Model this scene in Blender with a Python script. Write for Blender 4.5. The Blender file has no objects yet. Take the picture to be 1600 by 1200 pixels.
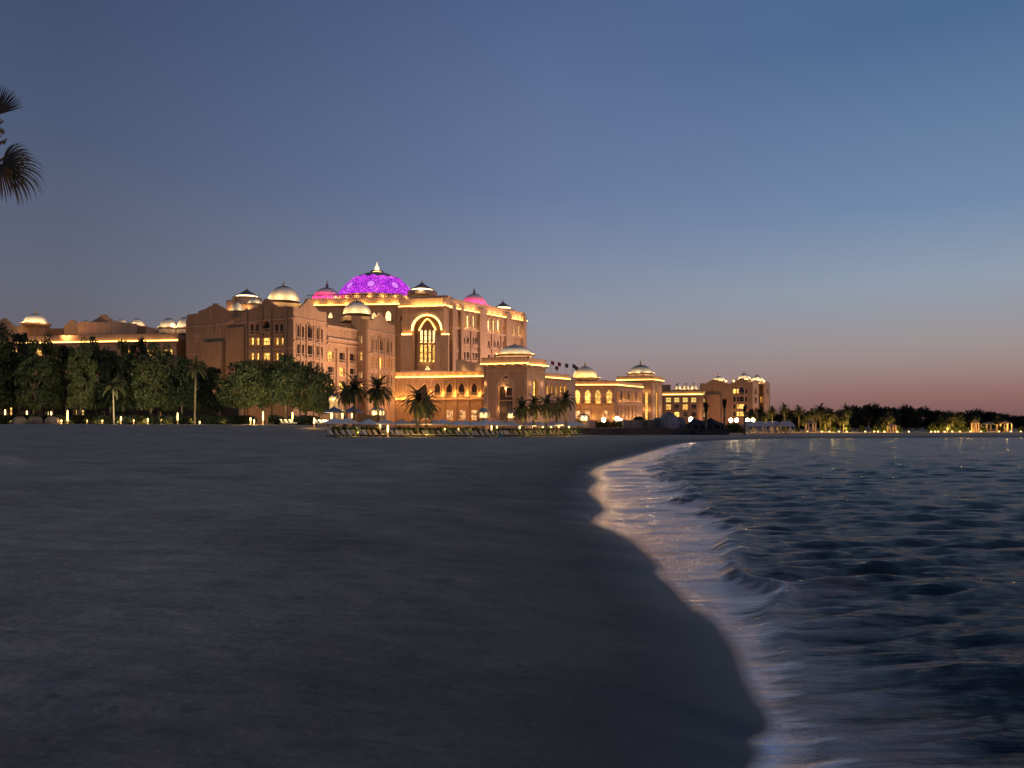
import bpy, math, random
import numpy as np
from mathutils import Vector, geometry
random.seed(7); np.random.seed(7)
S = bpy.context.scene
COL = S.collection
# ------------------------------------------------------------------ camera
F = 1244.0; HOR = 664.0; CH = 2.4            # focal length in photo pixels, horizon row, eye height above the sea
cd = bpy.data.cameras.new("camera"); cam = bpy.data.objects.new("camera", cd); COL.objects.link(cam)
cd.sensor_width = 36.0; cd.lens = F * 36.0 / 1600.0
cam.location = (0, 0, CH); cam.rotation_euler = (math.radians(90), 0, 0)
cd.shift_y = (HOR - 600.0) / 1600.0
cd.clip_start = 0.1; cd.clip_end = 9000
S.camera = cam
S.render.engine = 'CYCLES'
S.cycles.use_denoising = True
S.cycles.max_bounces = 5; S.cycles.diffuse_bounces = 2; S.cycles.glossy_bounces = 3
S.cycles.transmission_bounces = 2; S.cycles.sample_clamp_indirect = 2.0
S.cycles.use_light_tree = True
S.view_settings.view_transform = 'Standard'; S.view_settings.look = 'None'
S.view_settings.exposure = 0.0; S.view_settings.gamma = 1.0

def lin(c):
    return tuple(((v/255.0)/12.92 if v/255.0 <= .04045 else ((v/255.0+.055)/1.055)**2.4) for v in c)

# ------------------------------------------------------------------ world: dusk sky
SUN_AZ = math.radians(112); SUN_EL = math.radians(3.0)
w = bpy.data.worlds.new("World"); S.world = w; w.use_nodes = True
nt = w.node_tree; nt.nodes.clear()
def N(t, **k):
    n = nt.nodes.new(t)
    for a, b in k.items(): setattr(n, a, b)
    return n
def math_node(nt, op, a, b=None, c=None, clamp=False):
    n = nt.nodes.new('ShaderNodeMath'); n.operation = op; n.use_clamp = clamp
    for i, v in enumerate((a, b, c)):
        if v is None: continue
        if isinstance(v, (int, float)): n.inputs[i].default_value = v
        else: nt.links.new(v, n.inputs[i])
    return n.outputs[0]
def ramp(nt, fac, stops, interp='LINEAR'):
    r = nt.nodes.new('ShaderNodeValToRGB'); r.color_ramp.interpolation = interp
    e = r.color_ramp.elements
    while len(e) < len(stops): e.new(0.5)
    for i, (p, c) in enumerate(stops):
        e[i].position = p; e[i].color = tuple(c)+(1,) if len(c) == 3 else c
    if fac is not None: nt.links.new(fac, r.inputs[0])
    return r.outputs[0]
def mixc(nt, fac, a, b, mode='MIX'):
    m = nt.nodes.new('ShaderNodeMix'); m.data_type = 'RGBA'; m.blend_type = mode
    for i, v in ((0, fac), (6, a), (7, b)):
        if isinstance(v, (int, float)): m.inputs[i].default_value = v
        elif isinstance(v, (tuple, list)): m.inputs[i].default_value = tuple(v)+(1,) if len(v) == 3 else v
        else: nt.links.new(v, m.inputs[i])
    return m.outputs[2]
tc = N('ShaderNodeTexCoord'); sx = N('ShaderNodeSeparateXYZ'); nt.links.new(tc.outputs['Generated'], sx.inputs[0])
hl = math_node(nt, 'SQRT', math_node(nt, 'ADD', math_node(nt, 'MULTIPLY', sx.outputs[0], sx.outputs[0]), math_node(nt, 'MULTIPLY', sx.outputs[1], sx.outputs[1])))
hl = math_node(nt, 'MAXIMUM', hl, 0.001)
tel = math_node(nt, 'DIVIDE', math_node(nt, 'DIVIDE', sx.outputs[2], hl), 0.6, clamp=True)
saz = math_node(nt, 'DIVIDE', sx.outputs[0], hl)
def rs(lst): return [(min(1, p/0.6), lin(c)) for p, c in lst]
rL = ramp(nt, tel, rs([(0, (112, 92, 98)), (.05, (108, 100, 108)), (.136, (101, 103, 115)), (.185, (96, 101, 121)), (.324, (77, 90, 117)), (.46, (66, 80, 110)), (.6, (60, 74, 104))]))
rC = ramp(nt, tel, rs([(0, (138, 100, 98)), (.05, (148, 124, 124)), (.09, (150, 140, 144)), (.132, (143, 146, 157)), (.19, (128, 139, 162)), (.293, (103, 122, 157)), (.534, (80, 100, 139))]))
rR = ramp(nt, tel, rs([(0, (118, 84, 86)), (.035, (146, 108, 103)), (.062, (155, 132, 129)), (.09, (156, 146, 146)), (.161, (144, 157, 174)), (.246, (113, 138, 170)), (.45, (77, 106, 146))]))
m1 = mixc(nt, math_node(nt, 'DIVIDE', math_node(nt, 'ADD', saz, 0.49), 0.54, clamp=True), rL, rC)
m2 = mixc(nt, math_node(nt, 'DIVIDE', math_node(nt, 'SUBTRACT', saz, 0.05), 0.40, clamp=True), m1, rR)
sky = N('ShaderNodeTexSky'); sky.sky_type = 'NISHITA'; sky.sun_disc = False
sky.sun_elevation = math.radians(-4.0); sky.sun_rotation = SUN_AZ; sky.dust_density = 1.5
bg = N('ShaderNodeBackground'); bg.inputs[1].default_value = 1.0; nt.links.new(m2, bg.inputs[0])
bg2 = N('ShaderNodeBackground'); bg2.inputs[1].default_value = 0.05; nt.links.new(sky.outputs[0], bg2.inputs[0])
ad = N('ShaderNodeAddShader'); nt.links.new(bg.outputs[0], ad.inputs[0]); nt.links.new(bg2.outputs[0], ad.inputs[1])
ow = N('ShaderNodeOutputWorld'); nt.links.new(ad.outputs[0], ow.inputs[0])
# afterglow of the set sun, low on the right
sl = bpy.data.lights.new("afterglow", 'SUN'); so = bpy.data.objects.new("afterglow", sl); COL.objects.link(so)
sl.energy = 0.5; sl.angle = math.radians(20); sl.color = (1.0, 0.62, 0.52)
dv = Vector((math.sin(SUN_AZ)*math.cos(SUN_EL), math.cos(SUN_AZ)*math.cos(SUN_EL), math.sin(SUN_EL)))
so.rotation_euler = dv.to_track_quat('Z', 'Y').to_euler()

# ------------------------------------------------------------------ materials
MAT = {}
def newmat(name):
    m = bpy.data.materials.new(name); m.use_nodes = True; m.node_tree.nodes.clear(); MAT[name] = m
    t = m.node_tree; o = t.nodes.new('ShaderNodeOutputMaterial'); return m, t, o
def tex(t, kind, scale, coord='Object', vec=None, detail=4, rough=.55, stretch=None):
    n = t.nodes.new('ShaderNodeTex'+kind); n.inputs['Scale'].default_value = scale
    if kind == 'Noise': n.inputs['Detail'].default_value = detail; n.inputs['Roughness'].default_value = rough
    if vec is None:
        c = t.nodes.new('ShaderNodeTexCoord'); vec = c.outputs[coord]
    if stretch:
        mp = t.nodes.new('ShaderNodeMapping'); mp.inputs['Scale'].default_value = stretch; t.links.new(vec, mp.inputs[0]); vec = mp.outputs[0]
    t.links.new(vec, n.inputs['Vector']); return n
def pbr(name, col, rough=.8, var=.25, vscale=.4, bump=.15, bscale=3.0, spec=.3, metal=0, col2=None, coord='Object', stretch=None):
    m, t, o = newmat(name)
    b = t.nodes.new('ShaderNodeBsdfPrincipled'); b.inputs['Roughness'].default_value = rough
    b.inputs['Specular IOR Level'].default_value = spec; b.inputs['Metallic'].default_value = metal
    n = tex(t, 'Noise', vscale, coord, detail=6, stretch=stretch)
    c1 = tuple(max(0, v*(1-var)) for v in col); c2 = col2 or tuple(min(1, v*(1+var)) for v in col)
    c = ramp(t, n.outputs[0], [(.3, c1), (.7, c2)])
    t.links.new(c, b.inputs['Base Color'])
    if bump:
        n2 = tex(t, 'Noise', bscale, coord, detail=5, stretch=stretch)
        bp = t.nodes.new('ShaderNodeBump'); bp.inputs['Strength'].default_value = bump; bp.inputs['Distance'].default_value = .3
        t.links.new(n2.outputs[0], bp.inputs['Height']); t.links.new(bp.outputs[0], b.inputs['Normal'])
    t.links.new(b.outputs[0], o.inputs[0]); return m
def emit(name, col, strength, var=0, vscale=.6, stretch=None):
    m, t, o = newmat(name); e = t.nodes.new('ShaderNodeEmission'); e.inputs[1].default_value = strength
    if var:
        n = tex(t, 'Noise', vscale, detail=2, stretch=stretch)
        c = ramp(t, n.outputs[0], [(.35, tuple(v*(1-var) for v in col)), (.62, col)])
        t.links.new(c, e.inputs[0])
    else: e.inputs[0].default_value = tuple(col)+(1,)
    if 'glow' in name:
        oi = t.nodes.new('ShaderNodeObjectInfo'); t.links.new(math_node(t, 'MULTIPLY', math_node(t, 'ADD', .75, math_node(t, 'MULTIPLY', oi.outputs['Random'], 1.1)), strength), e.inputs[1])
    t.links.new(e.outputs[0], o.inputs[0]); return m
def stone(name, col, var=.12):
    m, t, o = newmat(name)
    b = t.nodes.new('ShaderNodeBsdfPrincipled'); b.inputs['Roughness'].default_value = .85; b.inputs['Specular IOR Level'].default_value = .2
    c0 = t.nodes.new('ShaderNodeTexCoord')
    n = tex(t, 'Noise', .12, vec=c0.outputs['Object'], detail=8, rough=.65)
    n2 = tex(t, 'Noise', .9, vec=c0.outputs['Object'], detail=3, stretch=(1, 1, .15))
    k = ramp(t, n.outputs[0], [(.3, tuple(v*(1-var) for v in col)), (.7, tuple(v*(1+var) for v in col))])
    k2 = ramp(t, n2.outputs[0], [(.35, (.86, .84, .82)), (.6, (1, 1, 1))])
    c = mixc(t, 1.0, k, k2, 'MULTIPLY')
    # block courses
    s = t.nodes.new('ShaderNodeSeparateXYZ'); t.links.new(c0.outputs['Object'], s.inputs[0])
    fr = math_node(t, 'FRACT', math_node(t, 'DIVIDE', s.outputs[2], 1.3))
    ln = math_node(t, 'LESS_THAN', fr, .07)
    c = mixc(t, math_node(t, 'MULTIPLY', ln, .22), c, tuple(v*.5 for v in col))
    t.links.new(c, b.inputs['Base Color'])
    bp = t.nodes.new('ShaderNodeBump'); bp.inputs['Strength'].default_value = .3; bp.inputs['Distance'].default_value = .1
    t.links.new(tex(t, 'Noise', 2.0, detail=6).outputs[0], bp.inputs['Height']); t.links.new(bp.outputs[0], b.inputs['Normal'])
    t.links.new(b.outputs[0], o.inputs[0]); return m
stone('stone', (.50, .315, .18)); stone('stone_trim', (.58, .39, .25)); stone('stone_brown', (.40, .25, .14))
pbr('roof_slab', (.22, .16, .12), .9)
pbr('dome_white', (.80, .68, .50), .75, .08, .3, .05, 2, .15)
pbr('dome_grey', (.36, .34, .31), .7, .15, .3, .05, 2)
pbr('dome_cap', (.16, .14, .13), .6, .2, 1, .1, 2)
pbr('gilt', (.8, .55, .25), .3, .1, 1, 0, 1, .5, .8)
pbr('glass_dark', (.02, .02, .025), .15, .2, 1, 0, 1, .6)
pbr('cloth_grey', (.74, .62, .50), .9, .08, 2, .1, 4)
pbr('cloth_blue', (.16, .17, .22), .9, .1, 2, .1, 4)
pbr('cushion', (.56, .45, .34), .9, .25, 2, .1, 6)
pbr('wood_dark', (.07, .05, .04), .6, .3, 3, .1, 8)
pbr('wood_tan', (.24, .16, .10), .7, .3, 2, .1, 8)
pbr('metal_dark', (.06, .06, .06), .4, .1, 3, 0, 8, .5, .5)
pbr('wall_dark', (.07, .05, .045), .9, .3, .5, .2, 3)
pbr('tent_grey', (.17, .16, .18), .9, .3, .7, .3, 3)
pbr('tent_black', (.018, .017, .02), .9, .3, .7, .3, 3)
pbr('tent_tan', (.20, .15, .12), .9, .25, .7, .3, 3)
pbr('canopy_white', (.42, .37, .36), .85, .06, 1, .1, 3)
pbr('bark', (.13, .09, .06), .95, .35, 2, .6, 6)
pbr('palm_bark', (.20, .15, .10), .95, .35, 3, .8, 8, stretch=(1, 1, 3))
pbr('plastic_teal', (.02, .20, .24), .5, .1, 3, 0)
pbr('towel_yellow', (.55, .38, .06), .9, .1, 3, .1)
pbr('flag_red', (.4, .05, .05), .9, .2, 1, .1)
pbr('flag_dark', (.10, .08, .09), .9, .2, 1, .1)
pbr('brick_pink', (.50, .27, .20), .85, .15, .8, .2, 4)
def leafmat(name, a, b_, sc=.35, trans=.25):
    m, t, o = newmat(name)
    b = t.nodes.new('ShaderNodeBsdfPrincipled'); b.inputs['Roughness'].default_value = .6; b.inputs['Specular IOR Level'].default_value = .25
    n = tex(t, 'Noise', sc, detail=5, rough=.7)
    oi = t.nodes.new('ShaderNodeObjectInfo')
    f = math_node(t, 'ADD', n.outputs[0], math_node(t, 'MULTIPLY', math_node(t, 'SUBTRACT', oi.outputs['Random'], .5), .25))
    c = ramp(t, f, [(.32, a), (.68, b_)]); t.links.new(c, b.inputs['Base Color'])
    tr = t.nodes.new('ShaderNodeBsdfTranslucent'); t.links.new(c, tr.inputs[0])
    mx = t.nodes.new('ShaderNodeMixShader'); mx.inputs[0].default_value = trans
    t.links.new(b.outputs[0], mx.inputs[1]); t.links.new(tr.outputs[0], mx.inputs[2]); t.links.new(mx.outputs[0], o.inputs[0])
leafmat('leaf_dark', (.020, .030, .013), (.095, .098, .038), .5)
leafmat('leaf_black', (.010, .014, .008), (.022, .03, .014))
leafmat('leaf_palm', (.05, .055, .022), (.12, .11, .045))
leafmat('leaf_near', (.045, .045, .03), (.10, .085, .05), 1.2)
leafmat('leaf_dry', (.10, .07, .035), (.20, .14, .07), 1.2)
leafmat('leaf_hedge', (.03, .045, .012), (.08, .10, .025), .6)
emit('glow_window', (1.0, .52, .11), 2.0, .75, 1.3)
emit('glow_pale', (1.0, .72, .30), 2.2, .45, .9)
emit('glow_green', (1.0, .66, .18), 1.0, .3, .9)
emit('led_gold', (1.0, .52, .11), 9.0, .45, .06)
emit('led_pale', (1.0, .74, .36), 4.5, .3, .08)
emit('lamp_white', (1.0, .74, .40), 25.0)
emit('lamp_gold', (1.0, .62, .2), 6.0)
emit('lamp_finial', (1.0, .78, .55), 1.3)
emit('led_orange', (1.0, .30, .04), 2.4, .75, .5)
emit('shop_glow', (1.0, .45, .16), 1.3, .8, .8)

# purple backlit dome shell with rosette tracery
def purple():
    m, t, o = newmat('purple_shell')
    c0 = t.nodes.new('ShaderNodeTexCoord'); s = t.nodes.new('ShaderNodeSeparateXYZ'); t.links.new(c0.outputs['Object'], s.inputs[0])
    ang = math_node(t, 'ARCTAN2', s.outputs[1], s.outputs[0])
    z = s.outputs[2]
    k = 9 / (2*math.pi)
    a = math_node(t, 'SUBTRACT', math_node(t, 'FRACT', math_node(t, 'ADD', math_node(t, 'MULTIPLY', ang, k), 2.75)), .5)
    ax = math_node(t, 'MULTIPLY', a, 10.5); zz = math_node(t, 'SUBTRACT', z, 4.4)
    d = math_node(t, 'SQRT', math_node(t, 'ADD', math_node(t, 'MULTIPLY', ax, ax), math_node(t, 'MULTIPLY', zz, zz)))
    disc = math_node(t, 'LESS_THAN', d, 1.5)
    ring = math_node(t, 'LESS_THAN', math_node(t, 'ABSOLUTE', math_node(t, 'SUBTRACT', d, 1.75)), .25)
    ring2 = math_node(t, 'LESS_THAN', math_node(t, 'ABSOLUTE', math_node(t, 'SUBTRACT', d, 3.0)), .18)
    cv = t.nodes.new('ShaderNodeCombineXYZ'); t.links.new(ax, cv.inputs[0]); t.links.new(z, cv.inputs[1])
    v = t.nodes.new('ShaderNodeTexVoronoi'); v.feature = 'DISTANCE_TO_EDGE'; v.inputs['Scale'].default_value = .66; t.links.new(cv.outputs[0], v.inputs['Vector'])
    edge = math_node(t, 'LESS_THAN', v.outputs['Distance'], .075)
    lines = math_node(t, 'MAXIMUM', math_node(t, 'MULTIPLY', edge, math_node(t, 'SUBTRACT', 1.0, disc)), math_node(t, 'MAXIMUM', ring, ring2))
    n = tex(t, 'Noise', .22, vec=c0.outputs['Object'], detail=3)
    base = ramp(t, n.outputs[0], [(.3, (.50, .035, .78)), (.55, (.78, .07, .92)), (.72, (1.0, .18, 1.0))])
    c = mixc(t, math_node(t, 'MULTIPLY', disc, .55), base, (.80, .36, 1.0))
    c = mixc(t, math_node(t, 'MULTIPLY', lines, .8), c, (.13, .008, .36))
    e = t.nodes.new('ShaderNodeEmission'); e.inputs[1].default_value = 1.05; t.links.new(c, e.inputs[0])
    t.links.new(e.outputs[0], o.inputs[0])
purple()

# ------------------------------------------------------------------ mesh helpers
class MB:
    def __init__(s): s.v = []; s.f = []; s.sm = []
    def add(s, vs, fs, smooth=False):
        o = len(s.v); s.v.extend([tuple(map(float, p)) for p in vs]); s.f.extend([tuple(i+o for i in f) for f in fs]); s.sm.extend([smooth]*len(fs))
    def box(s, x0, x1, y0, y1, z0, z1, fn=None):
        vs = [(x, y, z) for x in (x0, x1) for y in (y0, y1) for z in (z0, z1)]
        if fn: vs = [fn(*p) for p in vs]
        s.add(vs, [(0, 1, 3, 2), (4, 6, 7, 5), (0, 4, 5, 1), (2, 3, 7, 6), (0, 2, 6, 4), (1, 5, 7, 3)])
    def lathe(s, prof, cx=0, cy=0, n=32, smooth=True, rib=0, ribn=0):
        vs = []; fs = []
        for r, z in prof:
            for k in range(n):
                a = 2*math.pi*k/n
                rr = r*(1+rib*(abs(math.cos(a*ribn/2))-.5)) if ribn else r
                vs.append((cx+rr*math.cos(a), cy+rr*math.sin(a), z))
        for i in range(len(prof)-1):
            for k in range(n):
                a, b = i*n+k, i*n+(k+1) % n
                fs.append((a, b, b+n, a+n))
        s.add(vs, fs, smooth)
    def tube(s, pts, rad, n=8, smooth=True):
        vs = []; fs = []
        for i, p in enumerate(pts):
            p = Vector(p)
            q = Vector(pts[min(i+1, len(pts)-1)]) - Vector(pts[max(i-1, 0)])
            q.normalize(); a = q.orthogonal().normalized() if abs(q.z) < .9 else q.cross(Vector((1, 0, 0))).normalized()
            b = q.cross(a); r = rad[i] if isinstance(rad, (list, tuple)) else rad
            for k in range(n):
                t_ = 2*math.pi*k/n; c = p + a*(r*math.cos(t_)) + b*(r*math.sin(t_)); vs.append(tuple(c))
        for i in range(len(pts)-1):
            for k in range(n):
                a_, b_ = i*n+k, i*n+(k+1) % n
                fs.append((a_, b_, b_+n, a_+n))
        fs.append(tuple(range(n-1, -1, -1))); fs.append(tuple(range((len(pts)-1)*n, len(pts)*n)))
        s.add(vs, fs, smooth)
    def poly(s, outer, holes, d0, d1, fn):
        """outline in (u, z) with holes, from depth d0 to d1; fn(u, d, z) -> world"""
        loops = [outer]+list(holes)
        tris = geometry.tessellate_polygon([[Vector((u, z, 0)) for u, z in l] for l in loops])
        flat = [p for l in loops for p in l]; m = len(flat)
        vs = [fn(u, d0, z) for u, z in flat]+[fn(u, d1, z) for u, z in flat]
        fs = [tuple(t_) for t_ in tris]+[tuple(i+m for i in t_) for t_ in tris]
        o = 0
        for l in loops:
            k = len(l)
            for i in range(k):
                a, b = o+i, o+(i+1) % k; fs.append((a, b, b+m, a+m))
            o += k
        s.add(vs, fs)
    def build(s, name, mat, parent=None, off=(0, 0, 0), loc=None):
        """vertices are given in world space; off = parent's world position"""
        me = bpy.data.meshes.new(name)
        l = Vector(loc) if loc is not None else Vector(off)
        me.from_pydata([(x-l.x, y-l.y, z-l.z) for x, y, z in s.v], [], s.f)
        if any(s.sm): me.polygons.foreach_set('use_smooth', s.sm)
        me.materials.append(MAT[mat]); me.update()
        o = bpy.data.objects.new(name, me); COL.objects.link(o)
        o.location = l-Vector(off) if parent else l
        if parent: o.parent = parent
        return o
def tag(o, label=None, cat=None, group=None, kind=None):
    if label: o['label'] = label
    if cat: o['category'] = cat
    if group: o['group'] = group
    if kind: o['kind'] = kind
    return o
def empty(name, loc, label, cat, group=None):
    o = bpy.data.objects.new(name, None); o.empty_display_size = .5; o.location = loc; COL.objects.link(o)
    return tag(o, label, cat, group)
def copy_tree(o, parent=None):
    c = o.copy(); COL.objects.link(c)
    if parent: c.parent = parent
    for ch in KIDS.get(o.name, []): copy_tree(ch, c)
    return c
KIDS = {}
def reg(root, *ch): KIDS.setdefault(root.name, []).extend(ch)
def ordinal(i):
    return ['first', 'second', 'third', 'fourth', 'fifth', 'sixth', 'seventh', 'eighth', 'ninth', 'tenth', 'eleventh', 'twelfth', 'thirteenth', 'fourteenth', 'fifteenth', 'sixteenth', 'seventeenth', 'eighteenth', 'nineteenth', 'twentieth', 'twenty-first', 'twenty-second', 'twenty-third', 'twenty-fourth', 'twenty-fifth', 'twenty-sixth', 'twenty-seventh', 'twenty-eighth', 'twenty-ninth', 'thirtieth'][i]
def P(px, py, Y): return ((px-800)/F*Y, Y, CH+(HOR-py)/F*Y)
def X_(px, Y): return (px-800)/F*Y
def Z_(py, Y): return CH+(HOR-py)/F*Y
def plight(loc, power, col=(1, .62, .25), rad=.3, name='uplight'):
    l = bpy.data.lights.new(name, 'POINT'); l.energy = power; l.color = col; l.shadow_soft_size = rad
    o = bpy.data.objects.new(name, l); o.location = loc; COL.objects.link(o); return o
def spot(loc, target, power, col=(1, .6, .3), ang=100, blend=.8, rad=.5):
    l = bpy.data.lights.new('floodlight_beam', 'SPOT'); l.energy = power; l.color = col; l.shadow_soft_size = rad
    l.spot_size = math.radians(ang); l.spot_blend = blend
    o = bpy.data.objects.new('floodlight_beam', l); o.location = loc; COL.objects.link(o)
    o.rotation_euler = (Vector(target)-Vector(loc)).to_track_quat('-Z', 'Y').to_euler(); return o

# ------------------------------------------------------------------ shoreline, terrain, sea
def gp(px, py, z=0.0):
    Y = F*(CH-z)/(py-HOR); return ((px-800)/F*Y, Y)
shore_px = [(1162, 1200), (1178, 1176), (1158, 1158), (1196, 1140), (1190, 1120), (1164, 1082), (1150, 1050), (1138, 1012), (1104, 966), (1070, 950), (1042, 918), (1017, 897), (1026, 886), (1006, 870), (986, 848), (962, 834), (940, 826), (917, 815), (936, 801), (942, 796), (930, 783), (915, 768), (924, 757), (932, 750), (917, 740), (928, 732), (946, 724), (975, 716), (1005, 708), (1028, 701), (1050, 695), (1078, 690.5), (1130, 687.5), (1200, 685.5), (1300, 684.4), (1450, 684), (1600, 683.4), (1800, 683)]
shore = [gp(*p) for p in shore_px]
def chaikin(pts, n=2):
    for _ in range(n):
        o = [pts[0]]
        for a, b in zip(pts[:-1], pts[1:]): o += [(a[0]*.75+b[0]*.25, a[1]*.75+b[1]*.25), (a[0]*.25+b[0]*.75, a[1]*.25+b[1]*.75)]
        pts = o+[pts[-1]]
    return pts
shore = [(6, -300), (2.6, -40), (1.6, -6), (1.5, 0), (1.45, 3)]+chaikin(shore, 1)+[(260, 185), (600, 260), (3500, 700)]
land_poly = np.array(shore+[(3500, 9000), (-6000, 9000), (-6000, -300)])
shoreA = np.array(shore)
def dist_poly(px, py, line, closed=False):
    d = np.full(px.shape, 1e9)
    n = len(line)
    for i in range(n-(0 if closed else 1)):
        a = line[i]; b = line[(i+1) % n]; ab = b-a; L = (ab**2).sum()
        t_ = np.clip(((px-a[0])*ab[0]+(py-a[1])*ab[1])/L, 0, 1)
        d = np.minimum(d, np.hypot(px-a[0]-t_*ab[0], py-a[1]-t_*ab[1]))
    return d
def inside(px, py, poly):
    r = np.zeros(px.shape, bool); n = len(poly)
    for i in range(n):
        x1, y1 = poly[i]; x2, y2 = poly[(i+1) % n]
        if y1 == y2: continue
        c = ((y1 > py) != (y2 > py)) & (px < (x2-x1)*(py-y1)/(y2-y1)+x1)
        r ^= c
    return r
def vnoise(x, y, seed):
    xi = np.floor(x).astype(int); yi = np.floor(y).astype(int); fx = x-xi; fy = y-yi
    fx = fx*fx*(3-2*fx); fy = fy*fy*(3-2*fy)
    def h(a, b): 
        n_ = (a*374761393+b*668265263+seed*1442695) & 0x7fffffff
        n_ = ((n_ ^ (n_ >> 13))*1274126177) & 0x7fffffff
        return (n_ % 10007)/10007.0
    return (h(xi, yi)*(1-fx)+h(xi+1, yi)*fx)*(1-fy)+(h(xi, yi+1)*(1-fx)+h(xi+1, yi+1)*fx)*fy
ctrl = [(0, 0, .85), (0, 2, .85), (-5, 5, .9), (-3, 12, .85), (-20, 20, 1.0), (-2, 30, .6), (-60, 60, 1.25), (-20, 60, .8), (0, 60, .5),
        (-96, 150, 2.62), (-80, 150, 2.62), (-60, 150, 2.62), (-45, 145, 2.60), (-34, 138, 2.5), (-110, 130, 2.5), (-45, 120, 1.9),
        (-24, 108, .75), (-16, 112, .68), (-10, 118, .6), (-4, 125, .49), (6, 138, .40), (12, 150, .33), (20, 160, .28), (30, 165, .26), (45, 170, .28),
        (66, 178, .33), (100, 182, .42), (130, 186, .52), (-20, 170, 1.2), (0, 200, 1.2), (60, 230, 1.2), (130, 240, 1.2), (-60, 200, 2.7), (-120, 200, 2.8),
        (0, 400, 2), (-200, 100, 2.4), (-200, 400, 3), (200, 400, 2), (0, 1500, 3), (-1500, 1000, 4), (1500, 1500, 3), (0, -30, .9), (-30, -30, 1.2), (-60, 0, 1.3), (400, 300, 1.2)]
CA = np.array(ctrl)
def land_z(x, y):
    x = np.asarray(x, float); y = np.asarray(y, float)
    num = np.zeros(x.shape); den = np.zeros(x.shape)
    for cx, cy, cz in CA:
        w_ = 1/((x-cx)**2+(y-cy)**2+ (0.12*(abs(cx)+abs(cy)))**2*.15+.5)**1.6
        num += w_*cz; den += w_
    return num/den
def terrain_z(x, y):
    x = np.asarray(x, float); y = np.asarray(y, float)
    d = dist_poly(x, y, shoreA); s = np.where(inside(x, y, land_poly), 1, -1)
    d = np.abs(d*s+(vnoise(x*.55, y*1.3, 15)-.5)*.30*np.clip((y-6)/10, .05, 2.2)); Ld = 5.0+np.clip(y, 0, 200)*.03
    zz = np.where(s > 0, land_z(x, y)*(1-np.exp(-d/Ld)), -0.28*d)
    return np.maximum(zz, -1.6), d*s
def G(x, y): return float(terrain_z(np.array([x]), np.array([y]))[0][0])
def grid_obj(name, X, Y, Z, mat, attrs):
    r, c = X.shape
    me = bpy.data.meshes.new(name)
    co = np.stack([X, Y, Z], -1).reshape(-1, 3).astype(np.float32)
    idx = np.arange(r*c).reshape(r, c)
    q = np.stack([idx[:-1, :-1], idx[:-1, 1:], idx[1:, 1:], idx[1:, :-1]], -1).reshape(-1, 4)
    me.vertices.add(r*c); me.vertices.foreach_set('co', co.ravel())
    me.loops.add(q.size); me.loops.foreach_set('vertex_index', q.ravel().astype(np.int32))
    me.polygons.add(len(q)); me.polygons.foreach_set('loop_start', (np.arange(len(q))*4).astype(np.int32))
    me.polygons.foreach_set('loop_total', np.full(len(q), 4, np.int32)); me.update(calc_edges=True)
    me.polygons.foreach_set('use_smooth', np.ones(len(q), bool))
    for k, a in attrs.items():
        at = me.attributes.new(k, 'FLOAT', 'POINT'); at.data.foreach_set('value', a.ravel().astype(np.float32))
    me.materials.append(MAT[mat]); o = bpy.data.objects.new(name, me); COL.objects.link(o); return o

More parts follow.
